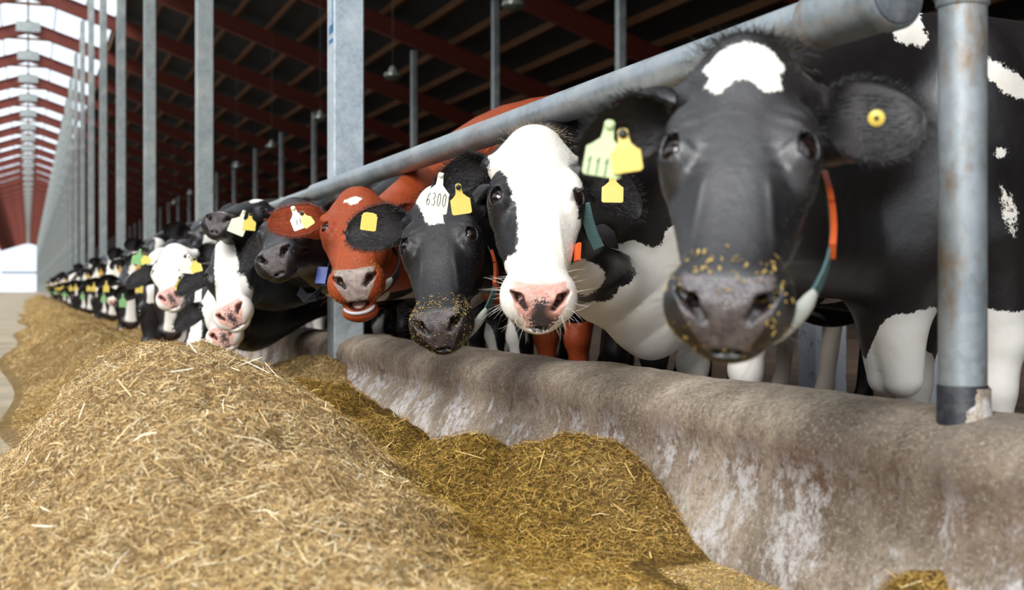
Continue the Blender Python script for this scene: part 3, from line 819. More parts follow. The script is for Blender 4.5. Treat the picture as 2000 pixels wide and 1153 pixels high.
def build_surface(fn, xs, ys, zs):
    nx, ny, nz = len(xs), len(ys), len(zs); B = 6
    F = np.full((nx, ny, nz), 1.0, np.float32)
    bi = [np.arange(0, n, B) for n in (nx, ny, nz)]
    I, J, K = [g.ravel() for g in np.meshgrid(*bi, indexing='ij')]
    e = lambda a, i: a[np.minimum(i + B, len(a) - 1)]
    C = np.stack([(xs[I] + e(xs, I)) / 2, (ys[J] + e(ys, J)) / 2, (zs[K] + e(zs, K)) / 2], 1)
    H = np.sqrt(((e(xs, I) - xs[I]) ** 2 + (e(ys, J) - ys[J]) ** 2 + (e(zs, K) - zs[K]) ** 2)) / 2
    D = fn(C); act = np.abs(D) < H * 1.5 + .03
    for i, j, k, dd, a in zip(I, J, K, D, act):
        if not a: F[i:i+B, j:j+B, k:k+B] = dd
    gi, gj, gk = [], [], []
    o = [g.ravel() for g in np.meshgrid(range(B), range(B), range(B), indexing='ij')]
    gi = (I[act][:, None] + o[0][None]).ravel(); gj = (J[act][:, None] + o[1][None]).ravel(); gk = (K[act][:, None] + o[2][None]).ravel()
    ok = (gi < nx) & (gj < ny) & (gk < nz); gi, gj, gk = gi[ok], gj[ok], gk[ok]
    for c in range(0, len(gi), 400000):
        sl = slice(c, c + 400000)
        F[gi[sl], gj[sl], gk[sl]] = fn(np.stack([xs[gi[sl]], ys[gj[sl]], zs[gk[sl]]], 1))
    Sg = F < 0
    c8 = np.zeros((nx - 1, ny - 1, nz - 1), np.int8)
    for a in (0, 1):
        for b in (0, 1):
            for c in (0, 1): c8 += Sg[a:nx-1+a, b:ny-1+b, c:nz-1+c]
    mixd = (c8 > 0) & (c8 < 8); ci, cj, ck = np.nonzero(mixd); n = len(ci)
    idx = -np.ones(mixd.shape, np.int32); idx[ci, cj, ck] = np.arange(n)
    acc = np.zeros((n, 3)); cnt = np.zeros(n)
    co = (xs, ys, zs); cc = (ci, cj, ck)
    for ax in range(3):
        b, c = [q for q in range(3) if q != ax]
        for u in (0, 1):
            for v in (0, 1):
                o0 = [0, 0, 0]; o0[b] = u; o0[c] = v; o1 = list(o0); o1[ax] = 1
                f0 = F[ci + o0[0], cj + o0[1], ck + o0[2]]; f1 = F[ci + o1[0], cj + o1[1], ck + o1[2]]
                m = (f0 < 0) != (f1 < 0); t = np.where(m, f0 / np.where(m, f0 - f1, 1), 0)
                pt = np.zeros((n, 3))
                pt[:, ax] = co[ax][cc[ax]] * (1 - t) + co[ax][cc[ax] + 1] * t
                pt[:, b] = co[b][cc[b] + u]; pt[:, c] = co[c][cc[c] + v]
                acc[m] += pt[m]; cnt[m] += 1
    V = acc / cnt[:, None]
    Q = []
    for ax in range(3):
        sl0 = [slice(None)] * 3; sl1 = [slice(None)] * 3; sl0[ax] = slice(0, -1); sl1[ax] = slice(1, None)
        s0, s1 = Sg[tuple(sl0)], Sg[tuple(sl1)]; e_ = np.nonzero(s0 != s1); a0 = s0[e_]
        b, c = [(1, 2), (2, 0), (0, 1)][ax]
        e_ = [np.array(q) for q in e_]; ok = (e_[b] > 0) & (e_[c] > 0)
        lim = [nx - 1, ny - 1, nz - 1]; ok &= (e_[b] < lim[b]) & (e_[c] < lim[c])
        e_ = [q[ok] for q in e_]; a0 = a0[ok]
        def cell(db, dc):
            q = [e_[0], e_[1], e_[2]]; q[b] = q[b] - db; q[c] = q[c] - dc; return idx[q[0], q[1], q[2]]
        q = np.stack([cell(1, 1), cell(0, 1), cell(0, 0), cell(1, 0)], 1)
        q[~a0] = q[~a0][:, ::-1]; Q.append(q)
    Q = np.concatenate(Q); Q = Q[(Q >= 0).all(1)]
    # pull the vertices onto the surface
    for _ in range(2):
        d = fn(V.astype(np.float32)); h = .0015; g = np.zeros_like(V)
        for ax in range(3):
            e1 = V.copy(); e1[:, ax] += h; g[:, ax] = (fn(e1.astype(np.float32)) - d) / h
        gn = np.maximum(np.linalg.norm(g, axis=1), .35); V = V - np.clip(d / gn, -.006, .006)[:, None] * g / gn[:, None] * .8
    return V, Q

def graded(lo, hi, flo, fhi, fine, coarse):
    "axis from lo to hi, fine between flo and fhi, growing outside"
    mid = list(np.arange(flo, fhi + fine, fine)); up, st = [mid[-1]], fine
    while up[-1] < hi: st = min(coarse, st * 1.18); up.append(up[-1] + st)
    dn, st = [mid[0]], fine
    while dn[-1] > lo: st = min(coarse, st * 1.18); dn.append(dn[-1] - st)
    return np.array(dn[1:][::-1] + mid + up[1:])

def ear_mesh(base, e, n, droop, L=.205, W=.062, nu=26, nv=24, twist=0.0):
    """cupped ear: base point, outward axis e, opening direction n"""
    e = e / np.linalg.norm(e); n = n - e * (n @ e); n /= np.linalg.norm(n); w = np.cross(n, e)
    w0, n0 = w, n
    V = []; S_, T_ = [], []
    for layer in (0, 1):
        for i in range(nu + 1):
            s = i / nu
            hw = W * (min(1, (s * 1.5 + .46)) * math.sqrt(max(0, 1 - max(0, (s - .42) / .58) ** 2.3)) + .002)
            phi = 2.35 * (1 - ss(0, .5, s)) + .85 * ss(0, .5, s)
            R = hw / (math.sin(phi) if phi < math.pi / 2 else 1.0)
            tw = twist * s
            w = w0 * math.cos(tw) + n0 * math.sin(tw); nn = n0 * math.cos(tw) - w0 * math.sin(tw)
            c = base + e * (L * s) + np.array([0, 0, -1]) * droop * L * s * s - nn * .02 * s
            for j in range(nv + 1):
                v = j / nv * 2 - 1; a = phi * v; rr = R - (0.0 if layer == 0 else 0.0)
                th = .0045 * (1 - .5 * s) * math.sqrt(max(0, 1 - v ** 8))
                rad = R + (th if layer else -th)
                p = c + w * (rad * math.sin(a)) - nn * (rad * math.cos(a) - R * math.cos(phi))
                V.append(p); S_.append(s); T_.append(layer)
    F = []; m = nv + 1; off = (nu + 1) * m
    for i in range(nu):
        for j in range(nv):
            a, b, c, d = i * m + j, i * m + j + 1, (i + 1) * m + j + 1, (i + 1) * m + j
            F.append((a, b, c, d)); F.append((a + off, d + off, c + off, b + off))
        F.append((i * m, (i + 1) * m, (i + 1) * m + off, i * m + off)); F.append((i * m + nv, i * m + nv + off, (i + 1) * m + nv + off, (i + 1) * m + nv))
    for j in range(nv): F.append((nu * m + j, nu * m + j + 1, nu * m + j + 1 + off, nu * m + j + off))
    return np.array(V), np.array(F), np.array(S_), np.array(T_)

# ---------------------------------------------------------------- coats
def mat_coat(name, dark, dark2, light, nose, nose2, pink=0.0, innc=S(20, 14, 12), spc=.5, glossy=.40):
    t = NT(name); v = t.coord(kind='Object')
    w = t.attr('white'); nz = t.attr('nose'); inn = t.attr('inner')
    n1 = t.noise(55, 4, .7, v); n2 = t.noise(190, 3, .7, v)
    f = t.math('ADD', w, t.math('MULTIPLY', t.math('SUBTRACT', n1, .5), .030)); f = t.math('ADD', f, t.math('MULTIPLY', t.math('SUBTRACT', n2, .5), .014))
    f = t.ramp(f, -.0022, .0022)
    big = t.noise(5, 4, .6, v)
    dk = t.mix(t.ramp(big, .3, .7), dark, dark2); dk = t.mix(t.ramp(n2, .35, .7, 0, .5), dk, tuple(c * 1.9 for c in dark2[:3]) + (1,))
    lt = t.mix(t.ramp(big, .45, .75, 0, .6), light, tuple(c * k for c, k in zip(light[:3], (.86, .80, .70))) + (1,))
    c = t.mix(f, dk, lt)
    c = t.mix(t.math('MULTIPLY', inn, .6), c, t.mix(n2, innc, tuple(k * 2.4 for k in innc[:3]) + (1,)))
    nzf = t.ramp(t.math('ADD', nz, t.math('MULTIPLY', t.math('SUBTRACT', n1, .5), .022)), -.003, .004)
    nc = t.mix(t.ramp(n1, .40, .60), nose, nose2)
    c = t.mix(nzf, c, nc)
    if pink:
        pz = t.attr('spots'); pf = t.ramp(t.math('ADD', pz, t.math('MULTIPLY', t.math('SUBTRACT', t.noise(120, 4, .7, v), .5), .07)), -.002, .002)
        c = t.mix(pf, c, S(74, 66, 66))
    pk = t.attr('pinkrim'); c = t.mix(t.ramp(pk, 0, 1, 0, .85), c, S(222, 158, 140))
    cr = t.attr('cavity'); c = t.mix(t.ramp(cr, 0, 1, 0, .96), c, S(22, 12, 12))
    fur = t.noise(420, 3, .8, v); lump = t.noise(22, 3, .6, v)
    bn = t.bump(fur, .35, .0015); bn = t.bump(lump, .25, .008, bn)
    cell = t.voro(340, v); bn2 = t.bump(cell, .6, .0022)
    mxn = t.n('ShaderNodeMix'); mxn.data_type = 'VECTOR'; t.put(mxn.inputs[0], nzf); t.l(bn, mxn.inputs[4]); t.l(bn2, mxn.inputs[5])
    rough = t.math('ADD', t.math('MULTIPLY', f, .22), glossy); rough = t.math('SUBTRACT', rough, t.math('MULTIPLY', nzf, .14)); rough = t.math('ADD', rough, t.math('MULTIPLY', inn, .4))
    t.set(color=c, rough=rough, spec=t.math('SUBTRACT', spc, t.math('MULTIPLY', f, spc * .6)), normal=mxn.outputs[1])
    return t.m
BLK, BLK2, WHT = S(13, 12, 15), S(26, 21, 21), S(240, 234, 224)
M_COAT_B = mat_coat('black_coat', BLK, BLK2, WHT, S(92, 82, 80), S(66, 58, 58))
M_COAT_B1 = mat_coat('glossy_black_coat', BLK, BLK2, WHT, S(96, 88, 88), S(70, 62, 64), spc=.95, glossy=.40)
M_COAT_W = mat_coat('black_and_white_coat_pink_nose', BLK, BLK2, WHT, S(222, 168, 154), S(236, 196, 184), pink=1.0)
M_COAT_R = mat_coat('red_coat', S(126, 48, 20), S(148, 66, 30), S(240, 226, 208), S(172, 156, 146), S(146, 128, 120), glossy=.5, spc=.3, innc=S(92, 34, 14))
M_EYE = NT('dark_eye'); M_EYE.set(color=S(30, 17, 12), rough=.12, spec=.8); M_EYE = M_EYE.m
M_HAIR_D = plain('dark_hair', S(34, 30, 32), .5, var=.5, scale=200)
M_HAIR_W = plain('white_hair', S(236, 230, 220), .55)
M_HAIR_C = plain('cream_hair', S(214, 196, 168), .55, var=.45, scale=200)
M_HAIR_G = plain('grey_brown_hair', S(84, 72, 62), .55, var=.5, scale=200)
M_HAIR_R = plain('red_hair', S(140, 62, 32), .5, var=.4, scale=100)
M_TAG_Y = plain('yellow_plastic_tag', S(224, 198, 88), .38, var=.08)
M_TAG_G = plain('pale_green_plastic_tag', S(196, 214, 160), .4, var=.1)
M_TAG_GG = plain('green_plastic_tag', S(136, 184, 118), .4, var=.1)
M_TAG_W = plain('white_plastic_tag', S(240, 234, 212), .4, var=.06)
M_INK = plain('black_marker_ink', S(34, 34, 38), .6)
M_STUD = plain('black_plastic_stud', S(20, 20, 22), .4)
M_ORANGE = plain('orange_plastic', S(234, 104, 48), .4)
M_TEAL = NT('teal_woven_strap'); _v = M_TEAL.coord(); _w = M_TEAL.n('ShaderNodeTexWave'); _w.inputs['Scale'].default_value = 95; _w.bands_direction = 'Z'
M_TEAL.l(_v, _w.inputs[0]); M_TEAL.set(color=M_TEAL.mix(_w.outputs[1], S(50, 88, 92), S(120, 158, 156)), rough=.8, normal=M_TEAL.bump(_w.outputs[1], .8, .003)); M_TEAL = M_TEAL.m
M_BLUEP = plain('blue_plastic', S(2, 62, 160), .35)
M_BUCKLE = plain('cream_plastic_buckle', S(206, 208, 196), .4, var=.1)
M_BELT = plain('dark_collar_belt', S(40, 46, 56), .6)
M_TONGUE = plain('pink_tongue', S(190, 148, 142), .35)
M_GUM = plain('pale_grey_gum', S(196, 190, 194), .25)
M_CHAFF = NT('feed_chaff'); M_CHAFF.set(color=M_CHAFF.mix(M_CHAFF.noise(150), S(130, 98, 34), S(206, 178, 98)), rough=.7); M_CHAFF = M_CHAFF.m

def blades(roots, dirs, L, W, rs, curl=None, seg=3):
    "thin tapered hairs: (n,3) roots, directions, lengths"
    n = len(roots); d = dirs / (np.linalg.norm(dirs, axis=1, keepdims=True) + 1e-9)
    sd = np.cross(d, rs.normal(size=(n, 3))); sd /= np.linalg.norm(sd, axis=1, keepdims=True)
    L = np.broadcast_to(L, n); W = np.broadcast_to(W, n)
    cv = curl if curl is not None else rs.normal(0, .15, (n, 3))
    V = np.zeros((n, seg + 1, 2, 3))
    for k in range(seg + 1):
        t = k / seg; c = roots + d * (L * t)[:, None] + cv * (L * t * t)[:, None]; w = (W * (1 - t) ** .7 * .5 + W * .04)[:, None]
        V[:, k, 0] = c - sd * w; V[:, k, 1] = c + sd * w
    b = np.arange(n)[:, None] * (2 * (seg + 1)) + 2 * np.arange(seg)[None]; b = b.ravel()
    return V.reshape(-1, 3), np.stack([b, b + 1, b + 3, b + 2], 1)

def vnormals(V, Q):
    fn = np.cross(V[Q[:, 2]] - V[Q[:, 0]], V[Q[:, 3]] - V[Q[:, 1]]); N = np.zeros_like(V)
    for k in range(4): np.add.at(N, Q[:, k], fn)
    return N / (np.linalg.norm(N, axis=1, keepdims=True) + 1e-12)

def fe(p, c, r, rot=None):
    "signed field of an ellipsoid, positive inside"
    q = p - np.asarray(c); r = np.asarray(r); k0 = np.sqrt(((q / r) ** 2).sum(1)); return (1 - k0) * r.min()

def make_cow(C, label, mat, white=None, fine=.0055, coarse=.022, body=True, ears=(None, None), group=None, hair=True, nosepad=True, spots=None,
             hair_mat=None, tuft_mat=None, fur=0, name='cow', chaff=0, whisk=0, collar=False, seed=0):
    o = C.o; C.o['nobody'] = not body
    hc = np.array([C.frH((x, t, u)) for x in (-.15, .15) for t in (-.04, .54) for u in (-.26, .03)])
    flo, fhi = hc.min(0), hc.max(0)
    if body:
        bc = np.array([C.frB((p, q, z)) for p in (-.25, 1.85) for q in (-.42, .42) for z in (0, 1.5)])
        lo, hi = np.minimum(flo, bc.min(0)) - .06, np.maximum(fhi, bc.max(0)) + .06
    else:
        bc = np.array([C.frB((.3, q, z)) for q in (-.25, .25) for z in (.7, 1.42)]); lo, hi = np.minimum(flo, bc.min(0)) - .05, np.maximum(fhi, bc.max(0)) + .05
    lo[2] = max(lo[2], -.03)
    ax = [graded(lo[i], hi[i], flo[i], fhi[i], fine, coarse) for i in range(3)]
    V, Q = build_surface(C.sdf, *ax)
    E = np.zeros(len(V)); EV, EQ, ES, ET = [], [], [], []
    rs = np.random.RandomState(seed + 11)
    ear_info = []
    for side, sp in zip((-1, 1), ears):
        sp = dict(sp or {})
        base = C.frH((side * .112, .052, -.080)); e = np.array(sp.get('dir', side * C.R[0] * 1.0 - C.R[2] * .25 - C.R[1] * .05)); e = e / np.linalg.norm(e)
        n = np.array(sp.get('open', C.R[2] * .8 + C.R[1] * .5)); droop = sp.get('droop', .18)
        base = base if 'base' not in sp else C.frH(sp['base'])
        L_ = sp.get('L', .205) * C.hs; W_ = sp.get('W', .062) * C.hs
        v, f, s_, t_ = ear_mesh(base, e, n, droop, L_, W_, twist=sp.get('twist', 0) * side)
        EV.append(v); EQ.append(f); ES.append(s_); ET.append(t_); ear_info.append((base, e, n, droop, L_, v))
    nb = len(V); hq = C.toH(V.astype(np.float32))
    AV = np.concatenate([V] + EV); offs = [nb, nb + len(EV[0])]
    AF = np.concatenate([Q, EQ[0] + offs[0], EQ[1] + offs[1]])
    q = C.toH(AV.astype(np.float32)); isear = np.zeros(len(AV), bool); isear[nb:] = True
    es = np.concatenate([np.full(nb, -1.0)] + ES); et = np.concatenate([np.zeros(nb)] + ET)
    W = white(C, q, AV, C.toB(AV), isear) if white is not None else np.full(len(AV), -.5)
    inner = np.where(isear & (et == 0), np.clip(1.3 - es * .7, 0, 1) * o.get('inner', .85), 0)
    m = np.stack([np.abs(q[:, 0]), q[:, 1], q[:, 2]], 1)
    nose = np.full(len(AV), -.5)
    if nosepad:
        nose = np.minimum.reduce([.033 + .60 * np.clip(q[:, 2] + .095, 0, .055) - m[:, 0], q[:, 1] - .466 + 5 * m[:, 0] ** 2, q[:, 2] + .102, .2 - isear * .5])
    near = (np.abs(q[:, 1] - .2) < .4) & (m[:, 0] < .2) & (np.abs(q[:, 2] + .1) < .25) & ~isear
    cav = np.zeros(len(AV)); pk = np.zeros(len(AV))
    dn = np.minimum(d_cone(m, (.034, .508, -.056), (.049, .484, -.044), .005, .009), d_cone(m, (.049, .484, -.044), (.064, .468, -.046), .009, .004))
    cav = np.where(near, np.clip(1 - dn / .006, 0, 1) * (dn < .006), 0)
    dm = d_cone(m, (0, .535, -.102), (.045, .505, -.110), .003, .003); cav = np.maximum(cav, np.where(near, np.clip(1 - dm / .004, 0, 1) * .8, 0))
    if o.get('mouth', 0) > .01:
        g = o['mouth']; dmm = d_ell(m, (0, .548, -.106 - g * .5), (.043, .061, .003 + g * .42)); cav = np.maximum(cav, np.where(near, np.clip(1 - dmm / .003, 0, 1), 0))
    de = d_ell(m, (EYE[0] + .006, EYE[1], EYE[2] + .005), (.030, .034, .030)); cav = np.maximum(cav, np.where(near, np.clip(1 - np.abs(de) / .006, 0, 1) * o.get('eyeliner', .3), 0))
    if o.get('pinkrim'): pk = np.where(near, np.clip(1 - np.abs(dn - .004) / .022, 0, 1) * .8 + np.clip(fe(q, (0, .47, -.02), (.06, .035, .03)) * 30, 0, .5), 0)
    att = dict(white=W, nose=nose, inner=inner, cavity=cav, pinkrim=pk, spots=spots(C, q) if spots else np.full(len(AV), -.5))
    root = empty(name, (C.bx, C.by, 0), label, 'cow', group)
    ob = mk('body', AV, AF, mat, root, attrs=att)
    # eyes
    for sd in (-1, 1):
        c = C.frH((sd * (EYE[0] + .0012), EYE[1], EYE[2] + .0012)); v, f = ball(c, .0290 * C.hs, 12 if fine < .008 else 6)
        mk('eye', v, f, M_EYE, root)
    hm = hair_mat or M_HAIR_D
    if hair:
        # forelock
        n = 3200; roots = []; D = []
        tt = rs.uniform(-.035, .055, n); xx = rs.normal(0, .034, n); r = np.stack([xx, tt, -.012 - .25 * np.maximum(0, -tt) * 1.2 - xx ** 2 * 3], 1)
        r[:, 1] = .193 + (r[:, 1] - .193) * o.get('skull', 1.0); rw = C.o0 + C.hs * (r @ C.R); dd = (np.stack([xx * 3 + rs.normal(0, .14, n), .55 + 9 * tt + rs.normal(0, .15, n), .5 + rs.normal(0, .1, n)], 1)) @ C.R
        v, f = blades(rw, dd, rs.uniform(.012, .028, n) * o.get('tuft', 1.0), .0008 * o.get('tuft', 1.0), rs); h = mk('forelock', v, f, tuft_mat or hm, root, smooth=False); h['kind'] = 'stuff'
        # hair round the rim and inside of the ears
        R0, D0 = [], []
        for (base, e, nn, dr, L_, ev), sd in zip(ear_info, (-1, 1)):
            nu, nv = 26, 24; mm = nv + 1
            for i in range(1, nu + 1):
                for j, outw in ((0, -1), (nv, 1)):
                    p = ev[i * mm + j]; c = ev[i * mm + nv // 2]; od = p - (ev[i * mm] + ev[i * mm + nv]) / 2; od /= np.linalg.norm(od) + 1e-9
                    for _ in range(26): R0.append(p + rs.normal(0, .003, 3)); D0.append(od * .7 + e * .8 * (i / nu + .2) + rs.normal(0, .17, 3) - od * .5 * (rs.rand() < .4))
            for _ in range(2400):      # long hair inside
                i = rs.randint(2, 25); j = rs.randint(2, nv - 2); p = ev[i * mm + j]; R0.append(p); D0.append(nn * .25 + e * .9 + rs.normal(0, .2, 3))
        R0, D0 = np.array(R0), np.array(D0)
        v, f = blades(R0, D0, rs.uniform(.005, .021, len(R0)), .0008, rs); h = mk('ear_hair', v, f, hm, root, smooth=False); h['kind'] = 'stuff'
        # lashes
        n = 60; R0, D0 = [], []
        for sd in (-1, 1):
            for k in range(n):
                a = rs.uniform(-1.2, 1.2); R0.append(C.frH((sd * (EYE[0] + .022 + .010 * math.sin(a)), EYE[1] - .022 * math.cos(a), EYE[2] + .022 - .012 * math.sin(a))))
                D0.append((sd * (.7 + .3 * math.sin(a)), .35 + .15 * rs.normal(), .6 + .2 * rs.normal()) @ C.R)
        v, f = blades(np.array(R0), np.array(D0), rs.uniform(.012, .024, len(R0)), .0007, rs); h = mk('eyelashes', v, f, hm, root, smooth=False); h['kind'] = 'stuff'
    if whisk:
        n = whisk; R0, D0 = [], []
        N_ = vnormals(V, Q); sel = np.nonzero((hq[:, 1] > .40) & (hq[:, 1] < .53) & (np.abs(hq[:, 0]) > .02) & (hq[:, 2] < -.045) & (hq[:, 2] > -.16))[0]
        sel = rs.choice(sel, n); dd = N_[sel] + rs.normal(0, .25, (n, 3)) + np.array([0, 0, -.15])
        v, f = blades(V[sel], dd, rs.uniform(.015, .06, n), .0007, rs); h = mk('whiskers', v, f, M_HAIR_W if o.get('wwhisk') else hm, root, smooth=False); h['kind'] = 'stuff'
    if fur:
        N_ = vnormals(V, Q)
        # triangle-area weighted roots on the head and neck
        fc = V[Q].mean(1); ar = np.linalg.norm(np.cross(V[Q[:, 2]] - V[Q[:, 0]], V[Q[:, 3]] - V[Q[:, 1]]), axis=1)
        hf = C.toH(fc.astype(np.float32)); okf = (hf[:, 1] < .45) & (hf[:, 1] > -.06) & (np.abs(hf[:, 0]) < .15) & (hf[:, 2] > -.26) & (fc[:, 0] < C.bx + .5 + o.get('furx', 0)) & (np.linalg.norm(fc, axis=1) < o.get('furd', 99))
        view = -fc + np.array([0, 0, HC]); view /= np.linalg.norm(view, axis=1, keepdims=True)
        fnm = N_[Q[:, 0]]; okf &= (fnm * view).sum(1) > -.25
        pr = ar * okf; pr /= pr.sum(); sel = rs.choice(len(Q), fur, p=pr); wgt = rs.dirichlet((1, 1, 1, 1), fur)
        R0 = (V[Q[sel]] * wgt[..., None]).sum(1); nn = N_[Q[sel, 0]]
        flow = C.R[1] * 1.0 + np.array([0, 0, -.4]); h0 = C.toH(R0.astype(np.float32))
        flow = np.tile(flow, (fur, 1)); fl2 = C.R[1] * .2 - C.R[2] * .6 + np.array([0, 0, -.6]); bw = ss(.0, .35, np.linalg.norm(h0 - np.array([0, .2, -.1]), axis=1) - .2)[:, None]
        flow = flow * (1 - bw) + fl2 * bw; sgn = ((h0[:, 0])[:, None] * 4) * C.R[0]; flow = flow + sgn * ss(.1, 0, h0[:, 1])[:, None]
        flow = flow - nn * (flow * nn).sum(1, keepdims=True); flow /= np.linalg.norm(flow, axis=1, keepdims=True) + 1e-6
        dd = flow + nn * .30 + rs.normal(0, .16, (fur, 3))
        v, f = blades(R0 - nn * .001, dd, rs.uniform(.004, .009, fur) * (1 + .5 * bw[:, 0]), .0006, rs, curl=-nn * .25, seg=2)
        wv = W[:nb][Q[sel, 0]]; rep = 6
        h = mk('fur', v, f, mat, root, smooth=False, attrs=dict(white=np.repeat(wv, rep), nose=np.full(len(v), -.5), inner=np.zeros(len(v)), cavity=np.repeat(cav[:nb][Q[sel, 0]] * .8, rep), pinkrim=np.repeat(pk[:nb][Q[sel, 0]], rep), spots=np.full(len(v), -.5)))
        h['kind'] = 'stuff'
    if chaff:
        sel = np.nonzero((hq[:, 1] > .40) & (hq[:, 2] > -.15) & (np.abs(hq[:, 0]) < .09))[0]; N_ = vnormals(V, Q)
        wq = np.exp(-((hq[sel, 1] - .44) / .03) ** 2) + .6 * np.exp(-((hq[sel, 2] + .11) / .02) ** 2) + .8 * (np.abs(hq[sel, 0]) > .045) + .1
        sel = rs.choice(sel, chaff, p=wq / wq.sum()); nn = N_[sel]; tdir = np.cross(nn, rs.normal(size=(chaff, 3))); tdir /= np.linalg.norm(tdir, axis=1, keepdims=True); bd = np.cross(nn, tdir)
        k = o.get('chaffk', 1.0); L = (.0005 + .0032 * rs.rand(chaff) ** 2.2) * k; L = (L)[:, None]; Wd = (rs.uniform(.0004, .0011, chaff) * k)[:, None]; c = V[sel] + nn * .0015
        v = np.stack([c - tdir * L - bd * Wd, c + tdir * L - bd * Wd, c + tdir * L + bd * Wd + nn * .001, c - tdir * L + bd * Wd + nn * .001], 1).reshape(-1, 3); b = np.arange(chaff) * 4
        h = mk('feed_crumbs', v, np.stack([b, b + 1, b + 2, b + 3], 1), M_CHAFF, root, smooth=False); h['kind'] = 'stuff'; h['label'] = 'chaff stuck to the muzzle'
    C.root = root; C.ears = ear_info; C.V = V
    return root

def ear_tag(root, stud, low, mat, w=.055, neck=.45, face=None, text=None, part='ear_tag', thick=.0022, knob=True, small_top=.016, side=None, label=None, studmat=None):
    "flag tag: stud point, middle of its lower edge"
    stud = np.array(stud, float); low = np.array(low, float); d = low - stud; H = np.linalg.norm(d); d /= H
    f = np.array([0, 0, HC]) - stud if face is None else np.array(face, float); f = f - d * (f @ d); f /= np.linalg.norm(f); s = np.cross(f, d)
    if side is not None and s @ np.asarray(side) < 0: pass
    hw = w / 2; st = small_top / 2
    prof = [(-st, -.006), (-st * 1.05, .10 * H), (-st * 1.25, neck * H * .55), (-hw * .75, neck * H * .86), (-hw, neck * H), (-hw, H - .004), (-hw + .004, H),
            (hw - .004, H), (hw, H - .004), (hw, neck * H), (hw * .75, neck * H * .86), (st * 1.25, neck * H * .55), (st * 1.05, .10 * H), (st, -.006), (st * .5, -.010), (-st * .5, -.010)]
    V = []; n = len(prof)
    bow = lambda y: .006 * (y / H) ** 2
    for z in (0, thick):
        for x, y in prof: V.append(stud + s * x + d * y + f * (z + bow(max(0, y))))
    F = [tuple(range(n))[::-1], tuple(range(n, 2 * n))] + [(i, (i + 1) % n, n + (i + 1) % n, n + i) for i in range(n)]
    t = mk(part, V, F, mat, root, smooth=False)
    if label: t['label'] = label
    if knob:
        m = MB(); m.tube([stud - f * .012, stud + f * .004, stud + f * .009, stud + f * .011], [.007, .0075, .0065, .003], 14); m.build('stud', studmat or M_STUD, t)
    if text:
        glyph = {'6': [[(.8, .05), (.35, .3), (.1, .65), (.2, .93), (.55, 1), (.85, .8), (.75, .58), (.4, .55), (.15, .72)]],
                 '3': [[(.1, .1), (.5, 0), (.8, .18), (.65, .4), (.35, .47), (.75, .55), (.9, .78), (.55, 1), (.1, .9)]],
                 '0': [[(.5, 0), (.2, .15), (.1, .5), (.2, .85), (.5, 1), (.8, .85), (.9, .5), (.8, .15), (.5, 0)]],
                 '1': [[(.25, .3), (.65, 0), (.55, 1)]], '7': [[(.1, .05), (.85, 0), (.4, 1)], [(.25, .5), (.75, .48)]]}
        m = MB(); tx, ty, tw, th, rot = text[1:]
        cw = tw / len(text[0])
        for k, ch in enumerate(text[0]):
            for st_ in glyph[ch]:
                pts = []
                for gx, gy in st_:
                    x = tx + (k + .12 + gx * .70) * cw - tw / 2; y = ty + gy * th; x, y = x, y + rot * x
                    pts.append(stud + s * x + d * y + f * (thick + bow(y) + .0004))
                m.tube(pts, .0011, 6)
        m.build('number', M_INK, t)
    return t
# ---------------------------------------------------------------- the herd
import time as _t
def black_only(C, q, V, b, ear): return np.full(len(V), -.5)

# cow 1: nearest, black with a white star
def w1(C, q, V, b, ear):
    star = np.minimum.reduce([.068 + .18 * np.minimum(q[:, 1] - .02, .0) + .012 * np.sin(q[:, 1] * 60) - np.abs(q[:, 0] + .0), q[:, 1] - .018 - .8 * q[:, 0] ** 2 * 10,
                              (.098 + .010 * np.cos(np.abs(q[:, 0]) * 95 + 2.6)) - q[:, 1], q[:, 2] + .055])
    legs = np.where(b[:, 2] < .9, (.455 + .15 * ss(.06, -.13, b[:, 1]) + .045 * wnoise(V, 5, 1)) - b[:, 2], -.5)
    belly = np.minimum(.70 - b[:, 2] + .05 * np.sin(b[:, 0] * 14), b[:, 0] - .40)
    def st(px0, py0, px1, py1, Z, w):
        a_, b_ = P(px0, py0, Z), P(px1, py1, Z); ab = b_ - a_; rel = V - a_; cam_ = a_ / np.linalg.norm(a_)
        t_ = np.clip((rel @ ab) / (ab @ ab), 0, 1); rr = rel - t_[:, None] * ab; rr = rr - (rr @ cam_)[:, None] * cam_
        return w * (1 - .5 * (2 * t_ - 1) ** 2) - np.linalg.norm(rr, axis=1)
    rim = st(1955, 318, 1988, 490, 2.94, .027); back = st(1912, 112, 2020, 195, 3.1, .022); back2 = st(1752, 4, 1798, 42, 3.3, .030)
    bd = np.maximum.reduce([legs, belly, rim, back, back2]); bd = np.minimum(bd, b[:, 0] + .22)
    W = np.maximum(star, bd); W[ear] = -.5; return W


